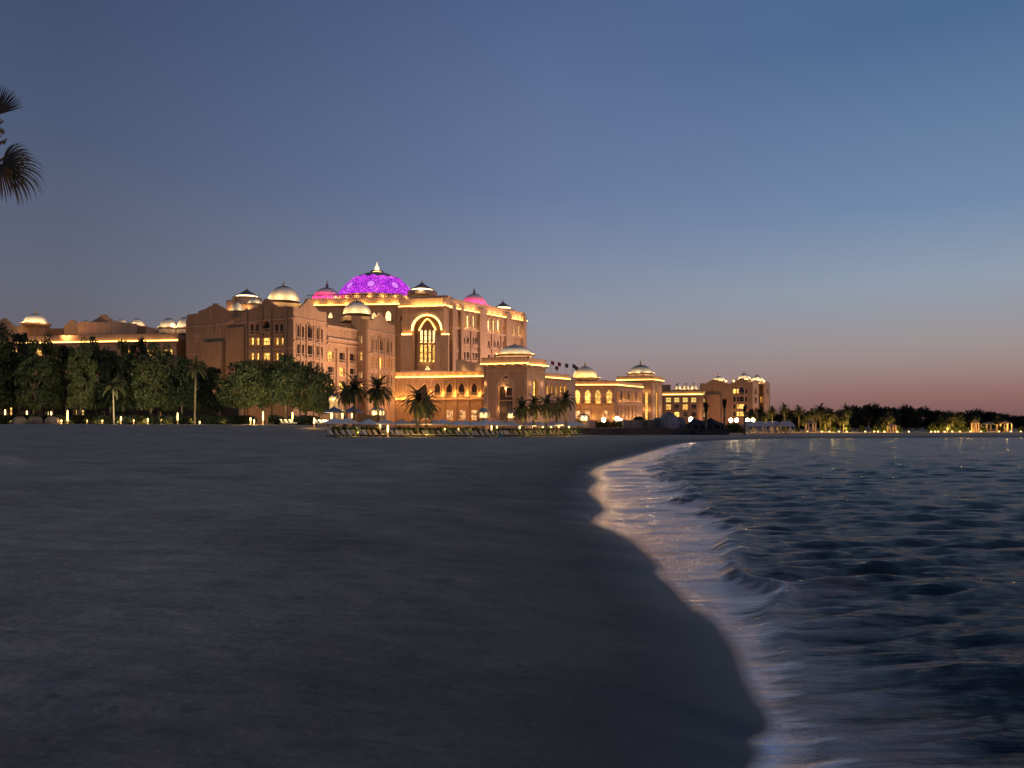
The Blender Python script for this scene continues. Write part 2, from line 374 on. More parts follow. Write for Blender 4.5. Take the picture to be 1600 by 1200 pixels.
def sand_mat():
    m, t, o = newmat('sand')
    b = t.nodes.new('ShaderNodeBsdfPrincipled')
    c0 = t.nodes.new('ShaderNodeTexCoord'); V = c0.outputs['Object']
    at = t.nodes.new('ShaderNodeAttribute'); at.attribute_name = 'shore'
    n1 = tex(t, 'Noise', .35, vec=V, detail=8, rough=.6); n2 = tex(t, 'Noise', 14, vec=V, detail=8, rough=.8); n3 = tex(t, 'Noise', .06, vec=V, detail=3)
    dry = ramp(t, n1.outputs[0], [(.30, (.25, .185, .13)), (.50, (.365, .275, .195)), (.72, (.465, .355, .25))])
    dry = mixc(t, ramp(t, n3.outputs[0], [(.35, (0, 0, 0)), (.65, (.35, .35, .35))]), dry, (.33, .22, .155))
    n5 = tex(t, 'Noise', 2.2, vec=V, detail=7, rough=.7, stretch=(.55, 1.5, 1))
    dry = mixc(t, 1, dry, ramp(t, n5.outputs[0], [(.30, (.72, .72, .72)), (.52, (1.05, 1.05, 1.05)), (.7, (1.3, 1.28, 1.26))]), 'MULTIPLY')
    sp = tex(t, 'Noise', 3.2, vec=V, detail=2); spk = ramp(t, sp.outputs[0], [(.27, (1, 1, 1)), (.33, (0, 0, 0))])
    dry = mixc(t, math_node(t, 'MULTIPLY', spk, .4), dry, (.06, .05, .045))
    fine = ramp(t, n2.outputs[0], [(.32, (.62, .62, .62)), (.68, (1.34, 1.34, 1.34))])
    dry = mixc(t, 1, dry, fine, 'MULTIPLY')
    wn = math_node(t, 'ADD', at.outputs['Fac'], math_node(t, 'MULTIPLY', math_node(t, 'SUBTRACT', n1.outputs[0], .5), 1.6))
    wet = ramp(t, math_node(t, 'DIVIDE', wn, 9.0, clamp=True), [(.02, (1, 1, 1)), (.3, (.62, .62, .62)), (.95, (0, 0, 0))])
    col = mixc(t, wet, dry, (.072, .062, .054))
    t.links.new(col, b.inputs['Base Color'])
    rg = math_node(t, 'SUBTRACT', .95, math_node(t, 'MULTIPLY', wet, .25)); t.links.new(rg, b.inputs['Roughness'])
    edge = ramp(t, math_node(t, 'DIVIDE', at.outputs['Fac'], 1.2, clamp=True), [(0, (1, 1, 1)), (.9, (0, 0, 0))])
    t.links.new(math_node(t, 'ADD', .12, math_node(t, 'MULTIPLY', edge, .12)), b.inputs['Specular IOR Level'])
    rg = math_node(t, 'SUBTRACT', rg, math_node(t, 'MULTIPLY', edge, .2)); t.links.new(rg, b.inputs['Roughness'])
    vo = tex(t, 'Noise', 1.3, vec=V, detail=5, rough=.6, stretch=(.7, 1.3, 1))
    hh = math_node(t, 'ADD', math_node(t, 'MULTIPLY', n2.outputs[0], .25), vo.outputs[0])
    bp = t.nodes.new('ShaderNodeBump'); bp.inputs['Distance'].default_value = .08
    t.links.new(math_node(t, 'SUBTRACT', .75, math_node(t, 'MULTIPLY', wet, .6)), bp.inputs['Strength']); t.links.new(hh, bp.inputs['Height']); t.links.new(bp.outputs[0], b.inputs['Normal'])
    t.links.new(b.outputs[0], o.inputs[0])
sand_mat()
def rows(a, segs):
    out = []
    for (y0, y1, n, geo) in segs:
        out.append(np.geomspace(y0, y1, n, endpoint=False) if geo else np.linspace(y0, y1, n, endpoint=False))
    return np.concatenate(out+[[a]])
ys = rows(6000, [(-30, 1, 25, False), (1, 60, 330, True), (60, 220, 90, True), (220, 6000, 40, True)])
u = np.linspace(-1, 1, 421); u = np.sign(u)*np.abs(u)**1.7
W = 22+np.maximum(ys, 0)*1.5
Xg = u[None, :]*W[:, None]+np.where(ys < 60, 2.0, 2.0)[:, None]; Yg = np.repeat(ys[:, None], len(u), 1)
Zg, Dg = terrain_z(Xg, Yg)
relief = (vnoise(Xg*.9, Yg*.9, 1)-.5)*.035+(vnoise(Xg*2.6, Yg*2.6, 2)-.5)*.04+(vnoise(Xg*.16, Yg*.16, 3)-.5)*.05+(vnoise(Xg*5.2, Yg*5.2, 9)-.5)*.03*(Yg < 40)
relief *= np.clip((Dg-.4)/3.5, 0, 1)*np.clip(1.3-Yg/120, .1, 1)
# small heap of sand beside the left edge of the view
hx, hy = -18.6, 28.5
relief += .42*np.exp(-(((Xg-hx)/1.5)**2+((Yg-hy)/1.6)**2))
beach = grid_obj('sand_beach', Xg, Yg, Zg+relief, 'sand', {'shore': Dg})
tag(beach, 'wide dark sand beach running from the camera to the palace gardens', 'beach', kind='structure')

# breaker / wash boundary
wash_px = [(1078, 690.5), (1090, 694), (1068, 701), (1058, 712), (1032, 722), (1018, 738), (1040, 752), (1062, 770), (1085, 790), (1100, 806), (1122, 822), (1130, 845), (1122, 866), (1150, 890), (1185, 925), (1178, 950), (1150, 968), (1165, 1000), (1190, 1040), (1232, 1085), (1250, 1120), (1262, 1160), (1270, 1200)]
wl = np.array(chaikin([gp(*p) for p in wash_px])+[(2.9, 4), (2.9, 0), (3.2, -6), (5, -40), (9, -300)])
g0 = gp(1078, 690.5); i0 = int(np.argmin(np.hypot(shoreA[:, 0]-g0[0], shoreA[:, 1]-g0[1])))
wash_poly = np.concatenate([wl, shoreA[:i0+1]-np.array([1.5, 0])])
def sea_mat():
    m, t, o = newmat('sea_water')
    c0 = t.nodes.new('ShaderNodeTexCoord'); V = c0.outputs['Object']
    aw = t.nodes.new('ShaderNodeAttribute'); aw.attribute_name = 'wash'
    af = t.nodes.new('ShaderNodeAttribute'); af.attribute_name = 'foam'
    b = t.nodes.new('ShaderNodeBsdfPrincipled'); b.inputs['IOR'].default_value = 1.33
    n1 = tex(t, 'Noise', 1.5, vec=V, detail=7, rough=.68, stretch=(.38, 1.9, 1)); n2 = tex(t, 'Noise', 5.0, vec=V, detail=5, rough=.65, stretch=(.30, 1.6, 1))
    n3 = tex(t, 'Noise', .35, vec=V, detail=4, rough=.6, stretch=(.8, 1.0, 1))
    deep = ramp(t, n3.outputs[0], [(.3, (.003, .009, .015)), (.7, (.010, .024, .036))])
    st = tex(t, 'Noise', 1.6, vec=V, detail=6, rough=.65, stretch=(.28, 1.9, 1))
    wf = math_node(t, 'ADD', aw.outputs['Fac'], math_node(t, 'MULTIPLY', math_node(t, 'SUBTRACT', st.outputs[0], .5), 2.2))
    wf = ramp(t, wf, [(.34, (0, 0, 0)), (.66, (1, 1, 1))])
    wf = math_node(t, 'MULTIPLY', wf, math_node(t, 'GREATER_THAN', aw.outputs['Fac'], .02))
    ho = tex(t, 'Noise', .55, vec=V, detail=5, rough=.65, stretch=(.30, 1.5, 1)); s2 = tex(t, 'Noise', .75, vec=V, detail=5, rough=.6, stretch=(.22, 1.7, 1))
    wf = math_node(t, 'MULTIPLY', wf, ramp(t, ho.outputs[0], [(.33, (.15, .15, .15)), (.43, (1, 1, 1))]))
    wash_glow = ramp(t, st.outputs[0], [(.34, (.95, .42, .27)), (.62, (1.0, .63, .44))])  # salmon reflected glow of palace and sky, painted into the wash colour
    col = mixc(t, wf, deep, wash_glow)
    ac = t.nodes.new('ShaderNodeAttribute'); ac.attribute_name = 'churn'
    s4 = tex(t, 'Noise', 1.1, vec=V, detail=7, rough=.68, stretch=(.35, 2.3, 1))
    ch = math_node(t, 'MULTIPLY', ramp(t, math_node(t, 'ADD', s4.outputs[0], math_node(t, 'MULTIPLY', math_node(t, 'SUBTRACT', ac.outputs['Fac'], .6), .35)), [(.46, (0, 0, 0)), (.62, (1, 1, 1))]), ac.outputs['Fac'])
    ch = math_node(t, 'MULTIPLY', ch, .75)
    col = mixc(t, ch, col, (.62, .47, .42))
    ff = math_node(t, 'MULTIPLY', af.outputs['Fac'], ramp(t, n1.outputs[0], [(.35, (.25, .25, .25)), (.6, (1, 1, 1))]))
    col = mixc(t, ff, col, (.75, .74, .80))
    t.links.new(col, b.inputs['Base Color'])
    rg = math_node(t, 'SUBTRACT', .23, math_node(t, 'MULTIPLY', wf, .06)); rg = math_node(t, 'ADD', rg, math_node(t, 'MULTIPLY', ff, .3)); t.links.new(rg, b.inputs['Roughness'])
    ior = math_node(t, 'ADD', 1.30, math_node(t, 'MULTIPLY', wf, .50)); t.links.new(ior, b.inputs['IOR'])
    hh = math_node(t, 'ADD', mixc(t, wf, n1.outputs[0], math_node(t, 'ADD', st.outputs[0], math_node(t, 'MULTIPLY', s2.outputs[0], 1.6))), math_node(t, 'MULTIPLY', n2.outputs[0], .35))
    t.links.new(math_node(t, 'MULTIPLY', wf, .82), b.inputs['Metallic'])  # metallic film, so the painted warm tint colours what the wash reflects
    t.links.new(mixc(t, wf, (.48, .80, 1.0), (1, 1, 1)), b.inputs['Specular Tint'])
    bp = t.nodes.new('ShaderNodeBump'); bp.inputs['Distance'].default_value = .50
    t.links.new(math_node(t, 'SUBTRACT', 1.0, math_node(t, 'MULTIPLY', wf, .80)), bp.inputs['Strength'])
    t.links.new(hh, bp.inputs['Height']); t.links.new(bp.outputs[0], b.inputs['Normal'])
    ae = t.nodes.new('ShaderNodeAttribute'); ae.attribute_name = 'edge'
    tp = t.nodes.new('ShaderNodeBsdfTransparent'); ms = t.nodes.new('ShaderNodeMixShader')
    t.links.new(math_node(t, 'POWER', ae.outputs['Fac'], .7), ms.inputs[0]); t.links.new(tp.outputs[0], ms.inputs[1]); t.links.new(b.outputs[0], ms.inputs[2]); t.links.new(ms.outputs[0], o.inputs[0])
sea_mat()
ys = rows(420, [(-30, 2, 12, False), (2, 40, 420, True), (40, 200, 180, True), (200, 420, 8, False)])
s_ = np.concatenate([np.linspace(-.18, .75, 560), np.linspace(.76, 3.2, 60)])
Xg = s_[None, :]*(np.maximum(ys, 0)+5)[:, None]+.8; Yg = np.repeat(ys[:, None], len(s_), 1)
D = dist_poly(Xg, Yg, shoreA)*np.where(inside(Xg, Yg, land_poly), -1, 1)
inw = inside(Xg, Yg, wash_poly); dw = dist_poly(Xg, Yg, wl)
sw = np.where(inw, dw, -dw)
scale = np.clip(.22+Yg*.02, .2, 1.8)*(.5+vnoise(Xg*.8, Yg*.5, 31)); sw = sw+(vnoise(Xg*.6, Yg*.9, 33)-.5)*np.clip(Yg*.06, .25, 2.0)
wash = np.clip(.5+sw/scale*.5, 0, 1)
rng = np.random.RandomState(3)
H_ = np.zeros_like(Xg)
for i in range(90):
    lam = .28*(9**rng.rand()); th = rng.normal(-1.45, .26)     # travel direction, mostly towards the camera
    k = 2*math.pi/lam; a = .0062*lam**.8
    ph = rng.rand()*6.283
    wob = 1.3*(vnoise(Xg*.22, Yg*.22, i+5)-.5)*6
    cut = np.clip((lam/(Yg*.0035+.02)-2)/3, 0, 1)*(1 if lam < 1.3 else .7)
    sN = np.sin(k*(math.cos(th)*Xg+math.sin(th)*Yg)+ph+wob)
    H_ += a*cut*(1-2*np.abs(sN*.5)**1.0 if i % 3 == 0 else sN)
patch = .7+.6*vnoise(Xg*.12, Yg*.16, 77)
amp = np.clip((D-.05)/2.0, 0, 1)*(1-.80*wash)
H_ = H_*amp*patch*(1.25-.45*np.clip((Yg-12)/50, 0, 1))
for i in range(26):
    lam = .45*(7**rng.rand()); th = rng.normal(-1.50, .12); k = 2*math.pi/lam
    wob = 2.2*(vnoise(Xg*.35, Yg*.2, i+205)-.5)*3
    H_ += .0042*lam**.95*np.clip((lam/(Yg*.0035+.02)-2)/3, 0, 1)*np.sin(k*(math.cos(th)*Xg+math.sin(th)*Yg)+rng.rand()*6.28+wob)*wash*np.clip((D-.15)/1.2, 0, 1)*(.5+vnoise(Xg*.4, Yg*.6, i+300))
br = np.exp(-((sw+.35*scale)/(.32*scale+.08))**2)*(1-np.clip((Yg-95)/30, 0, 1))*(.4+.8*vnoise(Xg*1.2, Yg*.5, 41))
H_ += .11*br*np.clip(Yg/12, .35, 1)*np.clip(D/1.2, 0, 1)
# second swell line farther out
sw2 = sw+2.6+.05*Yg; H_ += .06*np.exp(-(sw2/(.5+.012*Yg))**2)*vnoise(Xg*.5, Yg*.3, 91)*np.clip(D, 0, 1)
foam = np.exp(-(np.abs(D-.05)/(.03+.0022*Yg))**2)*.55*vnoise(Xg*3, Yg*2, 51)
near = np.clip((8.5-Yg)/2.5, 0, 1)
foam = np.maximum(foam, near*np.clip(1-np.abs(D-.12)/.22, 0, 1)*vnoise(Xg*4, Yg*3.2, 61)*1.3)
foam = np.maximum(foam, np.clip((10.5-Yg)/3, 0, 1)*np.clip(1-np.abs(D-.75)/.85, 0, 1)*np.clip(vnoise(Xg*.9+2, Yg*3.6, 63)*1.7-.85, 0, 1)*.8)
foam = np.maximum(foam, .45*br*vnoise(Xg*2, Yg*2, 71))
foam = np.clip(foam, 0, 1)
churn = np.clip(1+sw/(2.6+.13*Yg), 0, 1)*np.clip(1.5-Yg/22, .12, 1)*(D > 0)
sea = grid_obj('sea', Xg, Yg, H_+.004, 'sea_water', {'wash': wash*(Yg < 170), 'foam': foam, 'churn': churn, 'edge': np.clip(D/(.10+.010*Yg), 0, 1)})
tag(sea, 'dark blue bay water with small waves washing onto the sand', 'sea', kind='structure')

# ------------------------------------------------------------------ facades
class Face:
    """a vertical wall plane between two plan points given as (photo column, distance)"""
    def __init__(s, root, pxa, Ya, pxb, Yb):
        s.root = root; s.off = tuple(root.location)
        a = Vector((X_(pxa, Ya), Ya)); b = Vector((X_(pxb, Yb), Yb)); s.a = a; s.b = b
        s.L = (b-a).length; s.U = (b-a)/s.L; n = Vector((s.U.y, -s.U.x))
        if n.dot(-a) < 0: n = -n
        s.n = n
    def uv(s, px, py):
        d = Vector(((px-800)/F, 1.0)); t_ = s.a.dot(s.n)/d.dot(s.n); p = d*t_
        return (p-s.a).dot(s.U), CH+(HOR-py)/F*t_
    def W(s, u_, d, z): p = s.a+s.U*u_+s.n*d; return (p.x, p.y, z)
    def ubox(s, name, mat, u0, u1, z0, z1, d0, d1, parent=None):
        m = MB(); m.box(u0, u1, d0, d1, z0, z1, s.W); return m.build(name, mat, parent or s.root, s.off)
    def shape(s, w_):
        kind, px, y0, y1, wd = w_[:5]
        u0, z1 = s.uv(px-wd/2, y0); u1, _ = s.uv(px+wd/2, y0); _, z1 = s.uv(px, y0); _, z0 = s.uv(px, y1)
        if u1 < u0: u0, u1 = u1, u0
        c = (u0+u1)/2; h = (u1-u0)/2
        if kind == 'rect': return [(u0, z0), (u1, z0), (u1, z1), (u0, z1)]
        pts = [(u0, z0), (u1, z0)]
        rise = h*(1.0 if kind == 'round' else 1.35); zs = max(z1-rise, z0+.1)
        for i in range(0, 11):
            t_ = i/10
            a = t_*math.pi
            x = c+h*math.cos(a)
            z = zs+(z1-zs)*(math.sin(a)**(1.0 if kind == 'round' else .8) if kind != 'pointed' else (1-abs(math.cos(a))**1.6))
            pts.append((x, z))
        return pts
    def wall(s, prof, zb, wins=(), mat='stone', th=.9, frame='stone_trim', name='wall', rec=.9, trim=.28):
        """prof: roofline as photo pixels from a to b; wins: (kind, px, ytop, ybot, width, pane material)"""
        top = [s.uv(*p) for p in prof]
        top[0] = (0.0, top[0][1]); top[-1] = (s.L, top[-1][1])
        outer = [(0, zb), (s.L, zb)]+top[::-1]
        holes = [s.shape(w_) for w_ in wins]
        m = MB(); m.poly(outer, holes, 0, -th, s.W); o = m.build(name, mat, s.root, s.off)
        for w_, h in zip(wins, holes):
            cx = sum(p[0] for p in h)/len(h); cz = (min(p[1] for p in h)+max(p[1] for p in h))/2
            big = [(cx+(x-cx)*(1+2*trim/max(.6, max(p[0] for p in h)-min(p[0] for p in h))), z if z <= min(p[1] for p in h)+.01 else z+trim) for x, z in h]
            fm = MB(); fm.poly(big, [h], .002, .22, s.W); fo = fm.build('window', frame, s.root, s.off)
            pm = MB(); e = .06
            pm.poly([(cx+(x-cx)*1.03, cz+(z-cz)*1.02) for x, z in h], [], -rec, -rec-.08, s.W)
            pm.build('pane', w_[5] if len(w_) > 5 else 'glass_dark', fo, s.off)
            x0 = min(p[0] for p in h); x1 = max(p[0] for p in h); z0 = min(p[1] for p in h); z1 = max(p[1] for p in h)
            mu = MB()
            nb = max(1, int((x1-x0)/1.3))
            for i in range(1, nb+1):
                x = x0+(x1-x0)*i/(nb+1); mu.box(x-.06, x+.06, -rec+.02, -rec+.14, z0, z1-.25*(x1-x0), s.W)
            mu.box(x0, x1, -rec+.02, -rec+.12, z0+(z1-z0)*.55, z0+(z1-z0)*.55+.14, s.W)
            mu.build('glazing_bar', 'wood_dark', fo, s.off)
            # sill and low balustrade
            sm_ = MB(); sm_.box(x0-.3, x1+.3, 0.01, .55, z0-.25, z0, s.W)
            if z1-z0 > 2.6:
                sm_.box(x0-.2, x1+.2, .38, .5, z0+.75, z0+.9, s.W)
                k_ = max(3, int((x1-x0)/.45))
                for i in range(k_+1):
                    x = x0-.1+(x1-x0+.2)*i/k_; sm_.box(x-.05, x+.05, .4, .48, z0, z0+.75, s.W)
            sm_.build('sill', frame, fo, s.off)
        return o
    def cornice(s, y_a, h=1.3, ov=.9, mat='stone_trim', led='led_gold', ledh=.45, drop=.35, px=None, name='cornice', u0=None, u1=None, back=.5):
        _, z = s.uv(px if px else (s.a.x/s.a.y*F+800), y_a)
        u0 = -ov if u0 is None else u0; u1 = s.L+ov if u1 is None else u1
        m = MB(); m.box(u0+.25, u1-.25, -back, ov*.3, z-h, z, s.W); m.box(u0, u1, -back-.002, ov, z-h-.35, z-h-.002, s.W)
        m.box(u0+.15, u1-.15, -back+.002, ov*.3+.14, z+.002, z+.2, s.W)
        n_ = int((u1-u0)/1.6)
        for i in range(n_):
            x = u0+.5+(u1-u0-1)*i/max(1, n_-1); m.box(x-.22, x+.22, .003, ov*.7, z-h-.75, z-h-.354, s.W)
        m.build(name, mat, s.root, s.off)
        if led:
            l = MB(); l.box(u0+.1, u1-.1, ov-.28, ov-.05, z-h+.004, z-h+ledh*.5, s.W); l.build('light_strip', led, s.root, s.off)
        return z
    def band(s, py, h=.4, d=.25, px=None, mat='stone_trim', u0=0, u1=None, name='string_course'):
        _, z = s.uv(px if px else (s.a.x/s.a.y*F+800), py)
        return s.ubox(name, mat, u0, u1 or s.L, z-h/2, z+h/2, .001, d)
    def pier(s, px, wpx, ytop, ybot=None, d=.7, zb=0, mat='stone', name='pilaster'):
        u0, zt = s.uv(px-wpx/2, ytop); u1, _ = s.uv(px+wpx/2, ytop)
        if ybot: zb = s.uv(px, ybot)[1]
        return s.ubox(name, mat, min(u0, u1), max(u0, u1), zb, zt, .0015, d)
    def panel(s, kind, px, y0, y1, w_, d=.12, mat='stone_trim', rim=.35):
        h = s.shape((kind, px, y0, y1, w_)); cx = sum(p[0] for p in h)/len(h); cz = sum(p[1] for p in h)/len(h)
        wdt = max(p[0] for p in h)-min(p[0] for p in h); hh = max(p[1] for p in h)-min(p[1] for p in h)
        inner = [(cx+(x-cx)*(1-2*rim/wdt), cz+(z-cz)*(1-2*rim/hh)) for x, z in h]
        m = MB(); m.poly(h, [inner], .002, d, s.W); return m.build('moulding', mat, s.root, s.off)
    def lights(s, us, z, d, power, col=(1, .55, .22), rad=.25):
        for u_ in us:
            p = s.W(u_*s.L, d, z); plight(p, power, col, rad)
    def flood(s, n, power, d=22, z0=5, zt=15, col=(1, .58, .32), ang=110):
        for i in range(n):
            u_ = s.L*(i+.5)/n; spot(s.W(u_, d, z0), s.W(u_, 0, zt), power, col, ang)

def slab(root, pts, z, mat='roof_slab', th=.5, name='roof'):
    """flat roof over a plan polygon of world (x, y) points"""
    m = MB(); n = len(pts)
    m.poly([(x, y) for x, y in pts], [], z-th, z, lambda u_, d, v: (u_, v, d)); return m.build(name, mat, root, tuple(root.location))
def plainwall(root, pts, zb, zt, mat='stone_brown', th=.6):
    for (x0, y0), (x1, y1) in zip(pts[:-1], pts[1:]):
        v = Vector((x1-x0, y1-y0)); L = v.length; v /= L; n = Vector((-v.y, v.x))
        m = MB(); m.box(0, L, -th/2, th/2, zb, zt, lambda a, b, c: (x0+v.x*a+n.x*b, y0+v.y*a+n.y*b, c)); m.build('rear_wall', mat, root, tuple(root.location))
def dome_profile(R, H, z0, n=14, point=.10, flare=.0):
    pr = []
    for i in range(n+1):
        t_ = i/n; a = t_*math.pi/2
        r = R*math.cos(a)**.92; z = z0+H*(math.sin(a)*(1-point)+point*t_**4)
        pr.append((max(r, .02), z))
    return pr
def dome(root, px, ytop, ybase, rpx, Y, mat='dome_white', cap='dome_cap', capf=.78, fin_y=None, drum=None, lights=4, lp=160, lcol=(1, .76, .42), fmat='gilt', n=32, bulge=0, centerY=None, rib=12, lit_drum=False):
    R = rpx/F*Y; cx = X_(px, Y); z0 = Z_(ybase, Y); z1 = Z_(ytop, Y); H = z1-z0; off = tuple(root.location)
    pr = dome_profile(R, H, z0)
    if bulge: pr = [(r*(1+bulge*math.sin(min(1, (z-z0)/H*2.2)*math.pi)), z) for r, z in pr]
    body = [p for p in pr if p[1] <= z0+H*capf]
    top = [p for p in pr if p[1] >= body[-1][1]-.001]
    m = MB(); m.lathe(body, cx, Y, n, True, .012, rib); d = m.build('dome', mat, root, off)
    c = MB(); c.lathe([(r*1.03+.05, z+.03) for r, z in top], cx, Y, n); c.build('dome_cap', cap or mat, d, off)
    if fin_y is not None:
        zf = Z_(fin_y, Y); h = zf-z1; r = max(.12, R*.05)
        f = MB(); f.lathe([(r*2.2, z1-.1), (r*1.2, z1+h*.12), (r*2.3, z1+h*.25), (r*1.8, z1+h*.38), (r*.6, z1+h*.45), (r*1.2, z1+h*.55), (r*.5, z1+h*.66), (.02, zf)], cx, Y, 10); f.build('finial', fmat, d, off)
    if drum:
        zd = Z_(drum, Y); q = MB(); q.lathe([(R*1.0, zd), (R*1.10, zd), (R*1.10, z0-.5), (R*1.28, z0-.35), (R*1.28, z0), (R*.98, z0+.01)], cx, Y, n, False); q.build('drum', 'stone_trim', d, off)
    for i in range(lights):
        a = math.radians(-90+(i-(lights-1)/2)*(150/max(1, lights)))
        plight((cx+math.cos(a)*(R*1.42+.3), Y+math.sin(a)*(R*1.42+.3), z0+.2+H*.05), lp*3.0*max(.3, (R/6.0))**2, lcol, .3)
    return d
def cupola(root, px, ytop, yeave, ybase, wpx, Y, fin=None, band='led_pale', wallm='stone_trim', ybottom=None):
    """concave conical roof over a glowing band on an octagonal base"""
    off = tuple(root.location); R = wpx/2/F*Y; cx = X_(px, Y); zt, ze, zb = Z_(ytop, Y), Z_(yeave, Y), Z_(ybase, Y)
    m = MB(); pr = [(R*1.05, ze-.25), (R*1.05, ze)]
    for i in range(1, 9):
        t_ = i/8; pr.append((R*(1-t_)**1.35*1.0+.08, ze+(zt-ze)*(t_**1.05)))
    m.lathe(pr, cx, Y, 24); d = m.build('lantern_roof', 'dome_cap', root, off)
    b = MB(); b.lathe([(R*.94, zb), (R*.94, ze-.255)], cx, Y, 24); b.build('light_band', band, d, off)
    q = MB(); zq = Z_(ybottom, Y) if ybottom else zb-2.0
    q.lathe([(R*1.2, zq), (R*1.2, zb-.5), (R*1.32, zb-.4), (R*1.32, zb), (R*.9, zb+.01)], cx, Y, 24, False); q.build('lantern_base', wallm, d, off)
    fz = Z_(fin, Y) if fin else zt+R*.3
    f = MB(); f.lathe([(.3, zt-.3), (.15, zt+.2*(fz-zt)), (.35, zt+.4*(fz-zt)), (.1, zt+.6*(fz-zt)), (.02, fz)], cx, Y, 8); f.build('finial', 'gilt', d, off)
    return d
# ================================================================== the palace buildings
def gable(cx, y0, ypeak, half, steps=3):
    """ornate stepped and curved gable crest centred on column cx, from y0 up to ypeak"""
    h = y0-ypeak
    L = [(-1.0, 0), (-.86, .06), (-.80, .22), (-.62, .30), (-.55, .45), (-.40, .52), (-.33, .68), (-.2, .76), (-.17, .86), (-.1, 1.0)]
    pts = [(cx+x*half, y0-v*h) for x, v in L]
    return pts+[(2*cx-x, y) for x, y in pts[::-1]]
def tilt(pts, pxa, ya, pxb, yb):
    """lay crest points onto a roofline running from ya at pxa to yb at pxb (points given relative to ya)"""
    return [(x, y+(yb-ya)*(x-pxa)/(pxb-pxa)) for x, y in pts]

# ---- near guest wing (dark brown front with two right-facing gabled towers)
gw = empty('guest_wing', P(458, 664, 250)[:2]+(2,), 'large brown stone guest wing with stepped gables and arched balconies rising behind the trees', 'building')
fB = Face(gw, 292, 274, 458, 250)
wins = []
for x in (394.5, 402.5, 433, 440.5): wins.append(('round', x, 505.5, 522, 5.2, 'glass_dark'))
wins.append(('pointed', 417, 499, 518, 13, 'glass_dark'))
for y0, y1 in ((528, 539), (551.5, 562.5)):
    for x in (394, 402.5, 432.5, 440.5): wins.append(('rect', x, y0, y1, 6, 'glow_window'))
    wins.append(('rect', 417, y0, y1, 15, 'glow_window'))
for x in (394, 402.5, 417, 432.5, 440.5): wins.append(('rect', x, 576, 588, 6 if x != 417 else 14, 'glass_dark'))
wins += [('rect', 309, 524, 533, 3, 'glow_green'), ('rect', 364, 523, 530, 3, 'glow_green'), ('rect', 363.5, 551, 559, 3, 'glass_dark'), ('rect', 363.5, 580, 588, 3, 'glass_dark')]
prof = [(292, 492), (309, 489.5), (310, 486), (322, 482), (328, 478), (332, 477.5), (332.5, 474), (340, 474), (340.5, 477.5), (346, 479), (352, 484), (358, 485.5), (362, 488.5), (384, 487.5), (384.5, 484.5), (396, 481)]
prof += [(402, 480), (404, 476.5), (409, 475), (411, 471), (413, 467), (420, 467), (422, 471), (425, 474.5), (430, 476), (432, 479), (446, 478.5), (458, 479)]
fB.wall(prof, 1, wins, 'stone_brown')
fB.band(544, .35, .25, px=458, u0=0); fB.band(497, .4, .3, px=458)
for x in (386.5, 410, 424.5, 448): fB.pier(x, 2.2, 482, d=.5, mat='stone_brown')
fB.panel('pointed', 335, 500, 529, 10); fB.panel('pointed', 328.5, 508, 529, 7); fB.panel('pointed', 342, 508, 529, 7)
fB.ubox('entrance_block', 'stone_brown', fB.uv(321, 600)[0], fB.uv(352, 600)[0], 0, fB.uv(336, 535)[1], .003, 1.6)
fB.ubox('wing_step', 'stone_brown', fB.uv(356, 600)[0], fB.uv(384, 600)[0], 0, fB.uv(370, 512)[1], .003, .9)
fB.ubox('window_hood', 'stone_trim', fB.uv(364, 505)[0], fB.uv(374, 505)[0], fB.uv(369, 506)[1], fB.uv(369, 503)[1], 1.8, 2.5)
def tower_face(pxa, Ya, pxb, Yb, ytop_a, ytop_b, peak_px, peak_y, cols, lit, rows_=3):
    f = Face(gw, pxa, Ya, pxb, Yb)
    g = gable(peak_px, 0, -1, (pxb-pxa)*.30)
    base = lambda x: ytop_a+(ytop_b-ytop_a)*(x-pxa)/(pxb-pxa)
    hgt = base(peak_px)-peak_y
    pr = [(pxa, ytop_a)]+[(x, base(x)+y*hgt) for x, y in g]+[(pxb, ytop_b)]
    w_ = []
    for i, (x, wd) in enumerate(cols):
        mid = i == len(cols)//2
        sc = (664-base(x))/(664-base(pxa))
        yy = lambda y: 664-(664-y)*sc
        w_.append(('pointed' if mid else 'round', x, yy(ytop_a+(22 if mid else 27)), yy(ytop_a+50), wd, 'glass_dark'))
        for r, (a, b) in enumerate(((57, 76), (83, 102), (108, 122))[:rows_]):
            k = lit.get((i, r), 'glass_dark')
            w_.append(('rect', x, yy(ytop_a+a), yy(ytop_a+b), wd, k))
    f.wall(pr, 1, w_, 'stone')
    f.band(base(pxa)+16, .4, .3); f.band(base(pxa)+53, .35, .45); f.band(base(pxa)+79.5, .35, .45)
    for i in range(len(cols)-1):
        if abs(cols[i+1][0]-cols[i][0]) > 0:
            f.pier((cols[i][0]+cols[i+1][0])/2, 1.4, base(cols[i][0])+26, d=.55)
    return f
fB3 = tower_face(458.5, 250, 510, 264, 480, 488, 483, 467, [(465.5, 4), (472.5, 4), (483.5, 8), (495.5, 4), (502, 4)], {})
fB5 = tower_face(574.5, 279, 617, 297, 499, 508, 595.5, 489, [(581, 3.4), (586.5, 3.4), (595, 7), (605, 3.4), (610.5, 3.4)], {(2, 0): 'glow_window', (0, 0): 'glow_window', (1, 0): 'glow_window', (3, 0): 'glow_window', (4, 0): 'glow_window', (2, 1): 'glow_window'})
fB4 = Face(gw, 510, 268, 560, 283)
